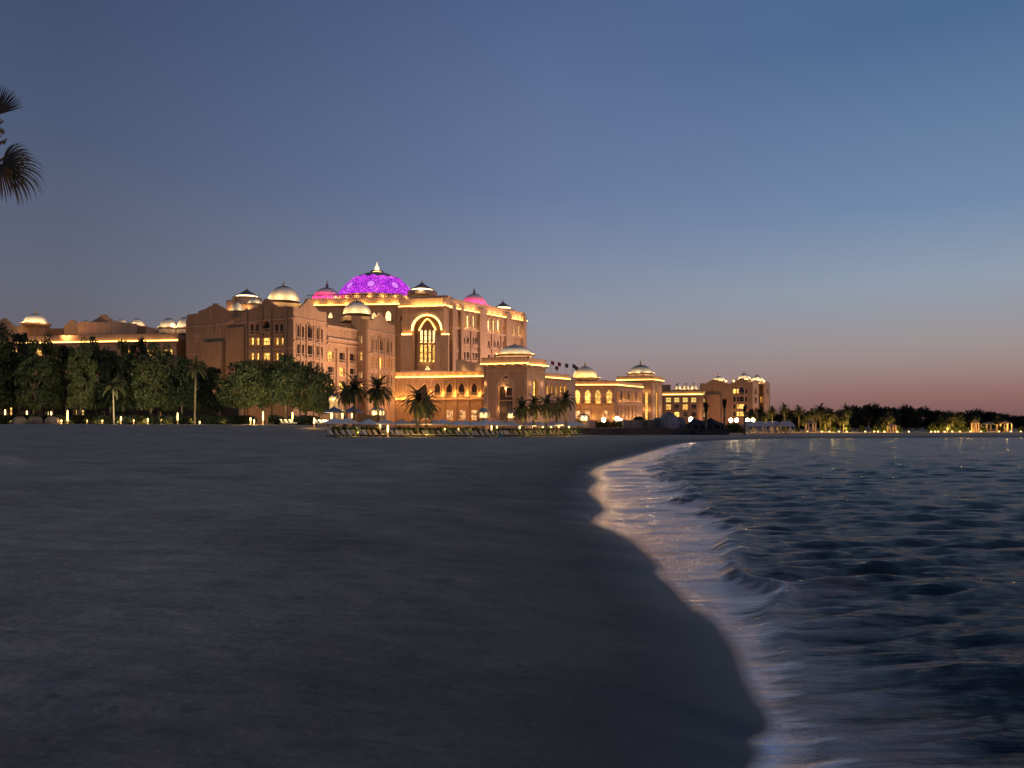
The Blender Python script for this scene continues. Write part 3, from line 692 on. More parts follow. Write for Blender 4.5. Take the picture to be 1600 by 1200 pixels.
fB4.wall([(510, 507), (560, 514.5)], 1, [('rect', 516.5, 549, 565, 10, 'glow_window'), ('rect', 534, 551, 566.5, 9, 'glass_dark'), ('rect', 550.5, 553, 568, 9, 'glass_dark'),
    ('rect', 516.5, 573, 586, 10, 'glass_dark'), ('rect', 534, 574.5, 588, 9, 'glow_window'), ('rect', 550.5, 576, 589, 9, 'glass_dark'), ('rect', 516.5, 596, 610, 10, 'glow_window'), ('rect', 534, 597, 611, 9, 'glow_window')], 'stone')
fB4.band(529, .9, .9, px=511); fB4.band(536, .5, .6, px=511); fB4.band(509.5, .8, .5, px=511)
for x in (525.5, 542.5, 558.5): fB4.pier(x, 3, 546, d=.8)
for x in (514, 522, 531, 541, 551): fB4.panel('rect', x, 519, 527, 5)
fB5s = Face(gw, 549, 283.5, 574.5, 279)
fB5s.wall([(549, 493), (562, 494), (562.2, 499), (574.5, 499)], 1, [('rect', 563.5, 525, 536, 4, 'glow_pale'), ('rect', 563.5, 550, 563, 5.5, 'glow_window'), ('rect', 563.5, 582, 590, 4, 'glow_pale'), ('rect', 563.5, 600, 612, 5, 'glow_window')], 'stone_brown')
ztop = Z_(480, 250)
A_ = lambda px, Y: (X_(px, Y), Y)
slab(gw, [A_(292.5, 274.5), A_(458, 250.6), A_(509.5, 264), A_(509.5, 275), A_(400, 320), A_(300, 330)], ztop-1.6)
slab(gw, [A_(509, 268.5), A_(560, 283.5), A_(575, 300), A_(520, 310), A_(480, 290)], Z_(507, 268)-1.5, name='roof')
slab(gw, [A_(549.5, 284), A_(574.5, 279.6), A_(616, 297), A_(600, 325), A_(555, 315)], ztop-1.4)
plainwall(gw, [A_(292, 274), A_(300, 330), A_(400, 320), A_(509, 276)], 0, ztop-1.0)
plainwall(gw, [A_(616.5, 297.4), A_(600, 325), A_(555, 315), A_(549, 284)], 0, ztop-1.0)
# blocks and domes on the roof
def block(root, pxa, Ya, pxb, Yb, depth, ytop, ybot, mat='stone_brown', name='roof_block'):
    f = Face(root, pxa, Ya, pxb, Yb); zt = f.uv(pxa, ytop)[1]; zb = f.uv(pxa, ybot)[1]
    return f, f.ubox(name, mat, 0, f.L, zb, zt, -depth, 0)
block(gw, 425, 262, 474, 266, 12, 471.5, 482)
block(gw, 540, 286, 578, 290, 9, 492.5, 500)
dome(gw, 443.5, 446.5, 471.8, 24, 268, fin_y=439, lights=3, lp=330, lcol=(1, .72, .36), capf=.88, bulge=.02)
dome(gw, 558, 470.5, 492, 22, 291, fin_y=462, lights=3, lp=330, lcol=(1, .72, .36), capf=.86)
# domed turrets and lantern behind the brown front
cupola(gw, 386, 451, 462, 466, 34, 300, fin=449, ybottom=478)
f_, _ = block(gw, 353.5, 300, 397, 296, 10, 469, 486, 'stone_trim')
f_.lights((.2, .5, .8), Z_(486, 298)+.6, 1.2, 260)
dome(gw, 398.5, 466, 475, 11, 290, cap='dome_grey', capf=.8, fin_y=457, lights=2, lp=220)
dome(gw, 371, 473, 486, 9, 288, cap='dome_white', lights=2, lp=200)
fB.flood(3, 6500, d=30, z0=4, zt=26, col=(1, .52, .20), ang=130)
fB3.flood(1, 46000, d=28, z0=12, zt=30, col=(1, .60, .38)); fB4.flood(1, 15000, d=26, z0=10, zt=24, col=(1, .58, .34)); fB5.flood(1, 23000, d=28, z0=10, zt=28, col=(1, .58, .36))
for x in (398, 417, 437):
    for y in (531, 554): pass

# ---- long low wing on the far left
lw = empty('low_wing', P(150, 664, 300)[:2]+(2,), 'long low palace wing with small domed turrets behind the left trees', 'building')
fA = Face(lw, -260, 318, 276, 296)
fA.wall([(-260, 527), (276, 529)], 1, [('rect', x, 546, 556, 15, 'glow_window') for x in (262, 232, 200, 60, 20)], 'stone')
fA.cornice(522, 2.6, 1.0, led='led_gold', ledh=.8, px=276)
fA.band(537, .5, .3, px=276)
fA2 = Face(lw, 276, 296, 297, 305); fA2.wall([(276, 529), (297, 533)], 1, [], 'stone_brown'); fA2.cornice(523, 1.2, .6, led=None)
slab(lw, [A_(-258, 318.5), A_(276, 296.5), A_(300, 306), A_(320, 345), A_(-260, 350)], Z_(525, 296), name='roof')
plainwall(lw, [A_(297, 305.5), A_(320, 345), A_(-260, 350), A_(-259, 318)], 0, Z_(526, 296))
def lwblock(pxa, pxb, Ya, Yb, prof, side=None, mat='stone', dep=12):
    f = Face(lw, pxa, Ya, pxb, Yb); f.wall(prof, Z_(530, Ya), [], mat, name='gable_block')
    zt = f.uv(pxa, max(prof[0][1], prof[-1][1]))[1]
    f.ubox('gable_block', mat, .01, f.L-.01, Z_(530, Ya), zt, -dep, -.91); return f
g1 = lwblock(141, 174, 318, 313, [(141, 503), (147, 500), (156, 495), (157, 491.5), (165, 491.5), (166, 495), (174, 499)])
g1b = lwblock(174, 184.5, 313.2, 324, [(174, 500), (184.5, 504)]); 
lwblock(-14, 30, 330, 322, [(-14, 508), (-2, 504), (3, 498), (9, 497), (12, 502), (18, 506), (19, 509), (30, 512)])
lwblock(184.6, 228, 330, 328, [(184.6, 506), (228, 511)], mat='stone_brown')
lwblock(30, 110, 334, 330, [(30, 508), (76, 508), (76.2, 513), (110, 514)], mat='stone_brown')
lwblock(100, 122, 326, 322, [(100, 509), (106, 505), (109, 500), (115, 500), (118, 506), (122, 510)])
lwblock(240, 292, 322, 318, [(240, 516), (292, 518)], mat='stone_brown')
dome(lw, 56, 490, 505.5, 17, 322, fin_y=482, lights=4, lp=260, capf=.9, drum=509)
for (px, yt, yb, r, Y) in ((135.5, 500, 512, 9.5, 326), (189.5, 499, 506.5, 9, 334), (214.5, 497.5, 509, 12, 338), (264, 496.5, 512, 13, 312), (288.5, 495, 512, 11, 312)):
    d = dome(lw, px, yt, yb, r, Y, lights=3, lp=230, capf=.86, cap='gilt', drum=yb+10, bulge=.04, rib=0)
g1.flood(1, 3800, d=18, z0=Z_(526, 300), zt=Z_(502, 310), col=(1, .48, .18))
for x_, p_ in ((60, 2500), (108, 2200), (0, 2600)): spot((X_(x_, 308), 306, Z_(526, 306)), (X_(x_, 326), 326, Z_(508, 326)), p_, (1, .45, .15), 110)
fA.flood(4, 5200, d=24, z0=5, zt=24, col=(1, .48, .18))

# ---- main block with the great purple dome
pb = empty('palace_block', P(660, 664, 340)[:2]+(2,), 'tall main palace block crowned by a huge purple lit dome above a giant arch', 'building')
fC = Face(pb, 480, 352, 629, 348)
wl_ = [('pointed', 606.5, 485, 501, 9, 'glow_pale'), ('rect', 627, 494, 501, 3, 'glass_dark'), ('pointed', 516, 488, 497, 7, 'glow_pale'), ('pointed', 584, 488, 498, 8, 'glow_pale')]
fC.wall([(480, 474), (629, 473)], 1, wl_, 'stone')
fC.cornice(465.5, 3.0, 1.4, led='led_gold', ledh=.8, px=629)
lat = MB()
for i in range(46):
    u_ = fC.L*(i+.5)/46; zz = Z_(465, 348)
    lat.box(u_-.09, u_+.09, .4, .55, zz, zz+1.5, fC.W)
lat.box(0, fC.L, .35, .6, zz+1.5, zz+1.75, fC.W); lat.build('parapet', 'wood_dark', pb, fC.off)
fC.lights([.1, .25, .42, .6, .78, .92], Z_(474.5, 348), 1.4, 420, (1, .55, .15), .2)
fC.band(505, .6, .5, px=629); fC.band(545, .6, .4, px=629)
for x in (500, 540, 570, 597, 617): fC.pier(x, 4, 474, d=.6)
for x in (604, 612): fC.panel('rect', x, 512, 540, 6)
fC.ubox('balcony', 'stone_trim', fC.uv(600, 503)[0], fC.uv(614, 503)[0], fC.uv(607, 506)[1], fC.uv(607, 502.5)[1], .003, 1.6)
# arch front block
fD = Face(pb, 628.5, 335, 693, 331)
h_arch = fD.shape(('round', 667, 489, 523, 50))
fD.wall([(628.5, 472), (693, 472)], 1, [], 'stone', name='wall') if False else None
arch_hole = fD.shape(('round', 667, 494, 580, 41))
m = MB(); za = fD.uv(660, 472)[1]
m.poly([(0, 1), (fD.L, 1), (fD.L, za), (0, za)], [arch_hole], 0, -1.2, fD.W); m.build('wall', 'stone', pb, fD.off)
# recessed arch back with tall lit slots
fD2 = Face(pb, 640, 341, 696, 337.5)
slots = []
for x in (658.6, 665.0, 671.6, 678.0):
    slots += [('pointed', x, 515, 535, 3.7, 'glow_pale'), ('rect', x, 539, 564, 3.7, 'glow_window')]
slots.append(('pointed', 668, 571.5, 579.5, 9, 'glow_pale'))
fD2.wall([(640, 480), (696, 480)], 1, slots, 'stone', rec=.25, trim=.2)
arc = MB()
def arcrib(f, kind, px, y0, y1, wd, t_, d0, d1, name, mat):
    h = f.shape((kind, px, y0, y1, wd)); cx = (h[0][0]+h[1][0])/2
    top = h[2:]; w0 = h[1][0]-h[0][0]
    big = [(cx+(x-cx)*(1+2*t_/w0), z+(t_ if abs(x-cx) < w0*.49 else 0)) for x, z in top]
    mm = MB(); mm.poly(top+big[::-1], [], d0, d1, f.W); return mm.build(name, mat, f.root, f.off)
arcrib(fD, 'round', 667, 493, 523.5, 44, .55, .01, .5, 'light_strip', 'led_gold')
arcrib(fD, 'round', 667, 490.5, 523.5, 49, 1.0, .01, .45, 'arch_moulding', 'stone_trim')
arcrib(fD2, 'pointed', 668, 498.5, 523, 25, .25, .02, .4, 'light_strip', 'led_gold')
arcrib(fD2, 'pointed', 668, 502.5, 523, 20, .35, .02, .3, 'arch_moulding', 'stone_trim')
for x0, x1 in ((628.5, 643), (691, 702)):
    f = fD; u0 = f.uv(x0, 523)[0]; u1 = f.uv(x1, 523)[0]; z = f.uv(x0, 523.5)[1]
    f.ubox('light_strip', 'led_gold', u0, u1, z, z+.45, .02, 1.0)
# lower flanking piers
fD.ubox('buttress', 'stone', fD.uv(628, 530)[0], fD.uv(645.6, 530)[0], 1, fD.uv(640, 524)[1], .003, 1.8)
fD.ubox('buttress', 'stone', fD.uv(681.5, 530)[0], fD.uv(702, 530)[0], 1, fD.uv(690, 524)[1], .003, 1.8)
fD.band(529, .5, 2.0, px=640, u0=-.2, u1=fD.uv(645.8, 530)[0]); 
fD.band(529, .5, 2.0, px=690, u0=fD.uv(681, 530)[0], u1=fD.uv(703, 530)[0])
fD.cornice(466, 3.2, 1.4, led='led_gold', ledh=.7, px=693)
fD.ubox('upper_parapet', 'stone_trim', fD.uv(640, 460)[0], fD.uv(700, 460)[0], fD.uv(660, 467)[1], fD.uv(660, 462.5)[1], -9, -.2)
for i in (0.12, .28, .44, .6, .76): plight(fD.W(fD.L*i+4, 1.9, fD.uv(660, 477)[1]), 380, (1, .55, .16), .2)
for x in (658.6, 665.0, 671.6, 678.0):
    u_, z = fD2.uv(x, 564.5); plight(fD2.W(u_, .7, z), 60, (1, .6, .22), .1)
    u_, z = fD2.uv(x, 535.5); plight(fD2.W(u_, .7, z), 45, (1, .6, .22), .1)
for x in (634, 640, 686.5, 697):
    fD.panel('rect', x, 536, 575, 4, d=1.95)
fD.band(580.5, .8, 2.4, px=650)
# link and long right wing
fE0 = Face(pb, 693, 331, 702, 334)
fE0.wall([(693, 472), (702, 472.6)], 1, [], 'stone'); fE0.cornice(466, 3.2, 1.2, led='led_gold', ledh=.7)
fE = Face(pb, 702, 334, 818.5, 377)
we = []
for x in (711.5,): we += [('pointed', x, 488, 512, 4.5, 'glow_window')]
for x in (725, 731.2, 740.5): we.append(('pointed', x, 490.5, 512, 4.6, 'glow_pale'))
for x in (744.5,): we.append(('pointed', x, 495, 513, 3, 'glow_window'))
for x in (763.8, 771.4, 778.6): we.append(('pointed', x, 497.5, 517, 4.4, 'glow_pale'))
for x in (786,): we.append(('pointed', x, 503, 519, 3.4, 'glow_window'))
for x in (799, 804.2, 811.5): we.append(('pointed', x, 506, 525, 3.4, 'glow_pale'))
for x in (712, 724.8, 730.8, 738.6, 743.6): we.append(('pointed', x, 526, 537.5, 4.0, 'glass_dark'))
for x in (758, 763.2, 772.5, 777.6, 785.5, 789.5): we.append(('pointed', x, 531.5, 543.5, 3.6, 'glass_dark'))
for x in (712, 725, 731, 739, 744): we.append(('rect', x, 550, 562.5, 3.6, 'glass_dark'))
for x in (758, 763.2, 772.5, 777.6): we.append(('rect', x, 553, 563.5, 3.4, 'glass_dark'))
fE.wall([(702, 474), (818.5, 495)], 1, we, 'stone', trim=.4)
fE.cornice(468.8, 3.4, 1.4, led='led_gold', ledh=.75)
fE.band(511.2, .8, .9); fE.band(546, .5, .5)
fE.ubox('parapet', 'stone_trim', 0, fE.L, fE.uv(702, 468.7)[1], fE.uv(702, 466)[1], -.8, .9)
for x, wd in ((706, 6), (718.5, 4), (751, 10), (791.5, 8), (816, 5)): fE.pier(x, wd, 474+(x-702)*.18, d=1.6)
for x, wd in ((735.5, 2), (748, 2), (767.6, 1.4), (782.5, 2)): fE.pier(x, wd, 490+(x-702)*.14, d=.7)
for x in (711.5, 725, 731.2, 740.5, 763.8, 771.4, 778.6, 799, 804.2, 811.5):
    u_, z = fE.uv(x, 511+(x-702)*.14); plight(fE.W(u_, .9, z+.4), 65, (1, .58, .18), .1)
fE.lights([i/14 for i in range(1, 14)], fE.uv(702, 477)[1], 1.5, 230, (1, .55, .16), .2)
for x in (724, 740, 768, 783): fE.ubox('balcony', 'stone_trim', fE.uv(x-4, 500)[0], fE.uv(x+4, 500)[0], fE.uv(x, 541+(x-724)*.1)[1], fE.uv(x, 538.5+(x-724)*.1)[1], .005, 1.2)
fE.flood(3, 24000, d=34, z0=Z_(578, 335), zt=30, col=(1, .62, .50), ang=120)
fD.flood(1, 8500, d=26, z0=Z_(578, 320), zt=34, col=(1, .55, .28), ang=120)
fC.flood(2, 4500, d=26, z0=30, zt=44, col=(1, .55, .25), ang=120)
zc = Z_(474, 333)
slab(pb, [A_(480.5, 352), A_(629, 349), A_(629, 336), A_(693, 332), A_(818, 377.5), A_(800, 440), A_(560, 440), A_(470, 400)], zc-.5)
plainwall(pb, [A_(818, 377.5), A_(800, 440), A_(560, 440), A_(470, 400), A_(480, 352.5)], 0, zc)
plainwall(pb, [A_(628.7, 335), A_(629, 348)], 0, zc)
# great dome
cx = X_(589, 372); z0 = Z_(467, 372); Rg = 59.5/F*372; Hg = Z_(430, 372)-z0
pr = [(Rg*(1-(t_/14)**2.1)**.62 if t_ < 14 else .02, z0+Hg*1.17*(t_/14)) for t_ in range(15)]
Hd = Z_(425.5, 372)-z0
def gdome(z):
    k = min(max((z-z0)/Hd, 0), 1); return Rg*(1-k**1.75)**.62
cap_lo = z0+Hd*.74; Hg = Hd
low = [(gdome(z0+(cap_lo-z0)*i/12), z0+(cap_lo-z0)*i/12) for i in range(13)]
m = MB(); m.lathe([(r, z) for r, z in low], cx, 372, 72); gd = m.build('great_dome', 'purple_shell', pb, tuple(pb.location), loc=(cx, 372, z0))
rc = low[-1][0]
caps = [(rc*1.01+.1, cap_lo-.1), (rc*1.01+.1, cap_lo+.12)]+[(gdome(cap_lo+(z0+Hd-cap_lo)*t_)+.1, cap_lo+(z0+Hd-cap_lo)*t_+.1) for t_ in (.25, .5, .7, .85, .95)]+[(2.9, z0+Hd+.2), (2.9, z0+Hd+.5)]
m = MB(); m.lathe(caps, cx, 372, 72); capo = m.build('dome_cap', 'dome_cap', gd, (cx, 372, z0))
for i in range(14):     # scalloped upper rim of the glowing shell
    a = 2*math.pi*(i+.5)/14
    m = MB(); m.lathe([(1.5, 0), (1.35, .25), (.9, .42), (.02, .5)], 0, 0, 14)
    rr = rc*1.02+.2; tn = math.radians(28)
    vs = []
    for (x, y, z) in m.v:
        # tip the disc outwards to lie on the dome
        r_, z_ = rr+z*math.cos(math.radians(62))+(-x)*math.cos(tn)*1.0, cap_lo-.3+z*math.sin(math.radians(62))+x*math.sin(tn)
        vs.append((cx+r_*math.cos(a)-y*math.sin(a), 372+r_*math.sin(a)+y*math.cos(a), z_))
    m.v = vs; m.build('rosette', 'purple_shell', gd, (cx, 372, z0))
zt = z0+Hd+.2
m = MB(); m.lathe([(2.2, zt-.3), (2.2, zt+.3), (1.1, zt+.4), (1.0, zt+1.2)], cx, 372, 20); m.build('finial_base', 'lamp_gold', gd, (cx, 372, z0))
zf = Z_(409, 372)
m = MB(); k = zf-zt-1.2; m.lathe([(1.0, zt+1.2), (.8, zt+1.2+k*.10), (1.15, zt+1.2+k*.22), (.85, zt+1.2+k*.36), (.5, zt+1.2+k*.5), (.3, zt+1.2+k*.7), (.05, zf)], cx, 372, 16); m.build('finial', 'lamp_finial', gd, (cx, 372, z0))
m = MB(); m.lathe([(Rg*1.0, z0-5), (Rg*1.03, z0-5), (Rg*1.03, z0-.02), (Rg*.99, z0)], cx, 372, 72, False); m.build('drum', 'stone_trim', pb, tuple(pb.location))
for i in range(9):
    a = math.radians(-165+i*18.5); plight((cx+math.cos(a)*(Rg*1.08), 372+math.sin(a)*Rg*1.08, z0-1.5), 260, (1, .55, .18), .3)
# pink domes
for (px, yt, yb, r, Y, fy, kk) in ((511, 449, 471, 23, 366, 437, 520), (741, 458.5, 478, 19.5, 368, 448, 420)):
    dome(pb, px, yt, yb, r, Y, mat='dome_white', cap='dome_cap', capf=.86, fin_y=fy, lights=5, lp=kk*.8, lcol=(1, .02, .26), fmat='dome_cap', drum=yb+5)
cupola(pb, 659.5, 440, 452, 456, 35, 344, fin=436, ybottom=462.5)
m = MB(); cq = X_(659.5, 344); zq = Z_(462.5, 344); m.lathe([(40.5/2/F*344*1.15, zq), (40.5/2/F*344*1.15, zq+1.2), (5.3, zq+1.9)], cq, 344, 16, False); m.build('lantern_step', 'stone_trim', pb, tuple(pb.location))
cupola(pb, 786, 470.5, 480, 484, 26, 378, fin=467.5, ybottom=491)
plight((cq, 337, Z_(455, 344)), 500, (1, .7, .35), .2)

# ---- terrace arcade in front of the main block
ta = empty('arcade_terrace', P(690, 664, 295)[:2]+(2,), 'orange lit arcade terrace with pointed arches, left of the square entrance pavilion', 'building')
fT = Face(ta, 612, 301, 757, 292.5)
wt = [('pointed', x, 598, 617.5, 9.5, 'wood_dark') for x in (683.2, 702.0, 721.2, 740.8)]+[('pointed', 663, 599, 617, 9, 'wood_dark')]
wt += [('rect', x, 641, 656, 11, 'shop_glow') for x in (664, 702, 722, 741)]
fT.wall([(612, 583.5), (757, 579.8)], 1, wt, 'stone', rec=1.2, trim=.35)
fT.cornice(580, 2.0, .9, led='led_gold', ledh=.75, px=757)
fT.band(622.5, .8, .9, px=757); 
for x in (692.6, 711.6, 731, 750.5, 673, 653):
    fT.pier(x, 4, 585, 618, d=.45); u_, z = fT.uv(x, 619.5); fT.ubox('balcony', 'stone_trim', u_-1.0, u_+1.0, z-.3, z+.9, .01, 1.3)
    plight(fT.W(u_, 1.0, z+1.3), 200, (1, .50, .10), .12)
    plight(fT.W(u_+2.3, 1.9, z+.2), 150, (1, .50, .10), .12); plight(fT.W(u_, 2.0, z+.2), 110, (1, .6, .2), .12)
    fT.pier(x, 5, 626, d=.5, zb=1)
for x in (625, 640): fT.panel('rect', x, 590, 616, 11); 
for x in (620, 632, 646): u_, z = fT.uv(x, 622); plight(fT.W(u_, 1.8, z), 330, (1, .52, .12), .12)
fT.lights([i/12 for i in range(1, 12)], fT.uv(757, 585)[1], 1.1, 70, (1, .5, .1), .12)
slab(ta, [A_(612, 301.5), A_(757, 293), A_(757, 329), A_(612, 334)], fT.uv(757, 583)[1])
fT.flood(3, 3400, d=18, z0=4, zt=12, col=(1, .42, .11), ang=120)
# upper terrace balustrade and planting against the right wing
fT2 = Face(ta, 712, 322, 757, 318)
fT2.wall([(712, 563), (722, 562), (732, 565), (757, 569)], 15, [], 'stone_trim')
fT2.lights((.3, .8), Z_(577, 318), 1.5, 120, (1, .6, .25))

# ---- entrance pavilion
ep = empty('entrance_pavilion', P(800, 664, 275)[:2]+(2,), 'square entrance pavilion with a tall pointed doorway and shallow grey dome', 'building')
def pavilion(root, pts, ytop, prof_in, doors, tal, mat, domep, leds=2.2):
    faces = []
    for (pa, pb_), (ya, yb), d in zip(pts, prof_in, doors):
        f = Face(root, *pa, *pb_); f.wall([(pa[0], ya), (pb_[0], yb)], 1, d, mat, rec=1.4, trim=.5); faces.append(f)
        f.cornice(ya-6, leds, 1.1, led='led_gold', ledh=.65)
        f.band(ya+14, .3, .2); f.band(ya+60, .3, .2)
    return faces
fP, fP2 = pavilion(ep, (((756.5, 276), (823, 271)), ((823, 271), (851, 279))), 560, ((566, 566), (566, 567)),
    ([('pointed', 790.5, 587, 656, 22, 'wood_dark')], [('pointed', 836.5, 590, 656, 8.5, 'glow_window')]), 0, 'stone', None)
u_, z = fP.uv(790.5, 603)
for i in range(5):      # honeycomb vault over the door
    m = MB(); hw = 4.9*(.5)*(1-i*.16); zz = fP.uv(790, 604-i*2.6)[1]
    m.box(u_-hw/1.0, u_+hw/1.0, -1.2+i*.18, -.3, zz, zz+.62, fP.W); m.build('vault_course', 'stone_trim', ep, fP.off)
plight(fP.W(u_, .5, fP.uv(790, 607)[1]), 390, (1, .55, .15), .15); plight(fP.W(u_-1.6, .6, fP.uv(790, 640)[1]), 234, (1, .55, .2), .15)
fP.panel('rect', 796, 604, 620, 12, d=.3)
for x in (761, 819.5): fP.pier(x, 2.2, 568, d=.45)
for x in (775.5, 806): fP.pier(x, 1.6, 600, d=.35)
arcrib(fP, 'pointed', 790.5, 585, 656, 26, .35, .01, .3, 'arch_moulding', 'stone_trim')
for x, yy in ((758.5, 592), (827.5, 592), (846.5, 592)):
    f = fP if x < 800 else fP2
    f.panel('pointed', x, yy, 656, 3.4); u2, z2 = f.uv(x, 640); plight(f.W(u2, .8, z2), 60, (1, .55, .2), .1); u2, z2 = f.uv(x, 600); plight(f.W(u2, .8, z2), 50, (1, .6, .25), .1)
fP.lights((.1, .3, .5, .7, .9), fP.uv(756, 570.5)[1], 1.2, 50, (1, .55, .12)); fP2.lights((.2, .8), fP2.uv(823, 570.5)[1], 1.2, 60, (1, .55, .12))
slab(ep, [A_(757, 276.3), A_(823, 271.5), A_(850.5, 279), A_(846, 296), A_(757, 298)], Z_(563, 273)); plainwall(ep, [A_(850.5, 279.3), A_(846, 296), A_(757, 298), A_(757, 276.5)], 0, Z_(564, 273))
dome(ep, 804.5, 539, 553.5, 25, 284, mat='dome_grey', cap='dome_grey', capf=.9, fin_y=536, drum=561, lights=5, lp=200, lcol=(1, .75, .38), fmat='dome_grey')
fP.flood(1, 3800, d=22, z0=4, zt=14, col=(1, .5, .28)); fP2.flood(1, 8000, d=20, z0=4, zt=14, col=(1, .62, .45))

# ---- east arcade
ea = empty('east_arcade', P(940, 664, 345)[:2]+(2,), 'low orange arcade wing with lit arches and a gold ribbed dome', 'building')
fF0 = Face(ea, 848, 292, 888, 305)
fF0.wall([(848, 586), (888, 588.5)], 1, [('pointed', x, 600, 619, 4.4, 'glow_window') for x in (856, 863.2, 870, 876.6, 883)]+[('rect', x, 632, 650, 4, 'shop_glow') for x in (856, 866, 876)], 'stone', trim=.3)
fF0.cornice(583, 1.6, .7, led='led_gold', ledh=.65); fF0.band(623, .6, .7)
fF1 = Face(ea, 888, 305, 899.5, 309); fF1.wall([(888, 589), (899.5, 590)], 1, [], 'stone_trim'); fF1.band(594, .4, .3)
fF = Face(ea, 896, 342, 961, 341)
xs = (902, 918.3, 934.2, 952)
fF.wall([(896, 599), (961, 599)], 1, [('pointed', x, 609, 626, 8, 'glow_window') for x in xs]+[('rect', x, 642, 654, 8, 'shop_glow') for x in (902, 918, 946)], 'stone', rec=1.5, trim=.4)
fF.cornice(595.6, 1.7, .8, led='led_gold', ledh=.65, px=961); fF.band(630.5, .6, .9, px=961)
for x in xs:
    fF.ubox('balcony', 'stone_trim', fF.uv(x-5, 600)[0], fF.uv(x+5, 600)[0], fF.uv(x, 630)[1], fF.uv(x, 626.5)[1], .01, 1.6)
    u_, z = fF.uv(x, 622); plight(fF.W(u_, .4, z+.8), 143, (1, .5, .12), .12); plight(fF.W(u_, 2.2, fF.uv(x, 629)[1]), 156, (1, .5, .12), .12)
for x in (909.5, 926.2, 943, 958): fF.pier(x, 3, 632, d=.5, zb=1); plight(fF.W(fF.uv(x, 652)[0], 1.4, fF.uv(x, 652)[1]), 182, (1, .58, .2), .1)
fG = Face(ea, 961, 341, 1003, 363)
gx = [964.8+i*5.7 for i in range(7)]
fG.wall([(961, 599), (1003, 603)], 1, [('pointed', x, 610+(x-961)*.05, 627, 3.2, 'glow_window' if i % 2 == 0 else 'wood_dark') for i, x in enumerate(gx)]+[('rect', x, 634, 656, 2.6, 'shop_glow') for x in gx[:6]], 'stone', trim=.3)
fG.cornice(595.6, 1.7, .7, led='led_gold', ledh=.65); fG.band(630.5, .6, .8); fG.band(607, .3, .3)
for x in gx: u_, z = fG.uv(x+2.8, 626); plight(fG.W(u_, .9, z), 93, (1, .55, .2), .1); u_, z = fG.uv(x+2.8, 652); plight(fG.W(u_, .9, z), 130, (1, .6, .25), .1)
fF.flood(2, 3000, d=20, z0=4, zt=12, col=(1, .45, .15)); fG.flood(1, 7000, d=20, z0=4, zt=12, col=(1, .6, .4)); fF0.flood(1, 3000, d=20, z0=4, zt=12, col=(1, .55, .32))
slab(ea, [A_(896, 342.3), A_(961, 341.3), A_(1002.5, 363), A_(990, 385), A_(905, 380)], Z_(598, 341)); slab(ea, [A_(848, 292.5), A_(899, 309), A_(897, 341), A_(850, 341)], Z_(586, 292))
plainwall(ea, [A_(1002.5, 363.3), A_(990, 385), A_(905, 380), A_(880, 342), A_(848, 330), A_(848, 292.3)], 0, Z_(600, 341))
dome(ea, 914, 572, 590, 19, 352, fin_y=564, capf=.9, lights=5, lp=260, lcol=(1, .66, .22), rib=14, drum=594)
f_, _ = block(ea, 893, 350, 950, 350, 6, 594, 598, 'wood_dark', 'roof_planter')

# ---- corner pavilion
cp = empty('corner_pavilion', P(1015, 664, 372)[:2]+(2,), 'square corner pavilion with a dark finialled dome and gold lit cornice at the arcade end', 'building')
fQ = Face(cp, 966, 374, 1019, 368)
fQ.wall([(966, 592), (1019, 592)], 1, [('pointed', 1010, 612, 656, 4, 'glow_window')], 'stone', trim=.3); fQ.cornice(587.5, 1.8, .9, led='led_gold', ledh=.65, px=1019)
fQ2 = Face(cp, 1019, 368, 1034.5, 380)
fQ2.wall([(1019, 592), (1034.5, 593)], 1, [('pointed', 1026.5, 606, 656, 4.6, 'glow_window')], 'stone', trim=.35); fQ2.cornice(587.5, 1.8, .9, led='led_gold', ledh=.65)
fQ.pier(1016.5, 3, 595, d=.4)
for f, x in ((fQ, 1006), (fQ, 1014), (fQ2, 1022), (fQ2, 1031)): u_, z = f.uv(x, 640); plight(f.W(u_, 1.2, z), 90, (1, .55, .22), .12); u_, z = f.uv(x, 612); plight(f.W(u_, 1.2, z), 60, (1, .55, .22), .12)
slab(cp, [A_(966.5, 374.4), A_(1019, 368.4), A_(1034, 380.4), A_(1030, 400), A_(970, 398)], Z_(590, 369)); plainwall(cp, [A_(1034, 380.4), A_(1030, 400), A_(970, 398), A_(966, 374.4)], 0, Z_(591, 369))
dome(cp, 1001, 570, 583, 18, 384, mat='dome_grey', cap='dome_cap', capf=.8, fin_y=560.5, lights=4, lp=220, drum=588, lcol=(1, .75, .4))
fQ.flood(1, 3600, d=16, z0=4, zt=12, col=(1, .42, .14)); fQ2.flood(1, 7000, d=18, z0=4, zt=12, col=(1, .6, .42))

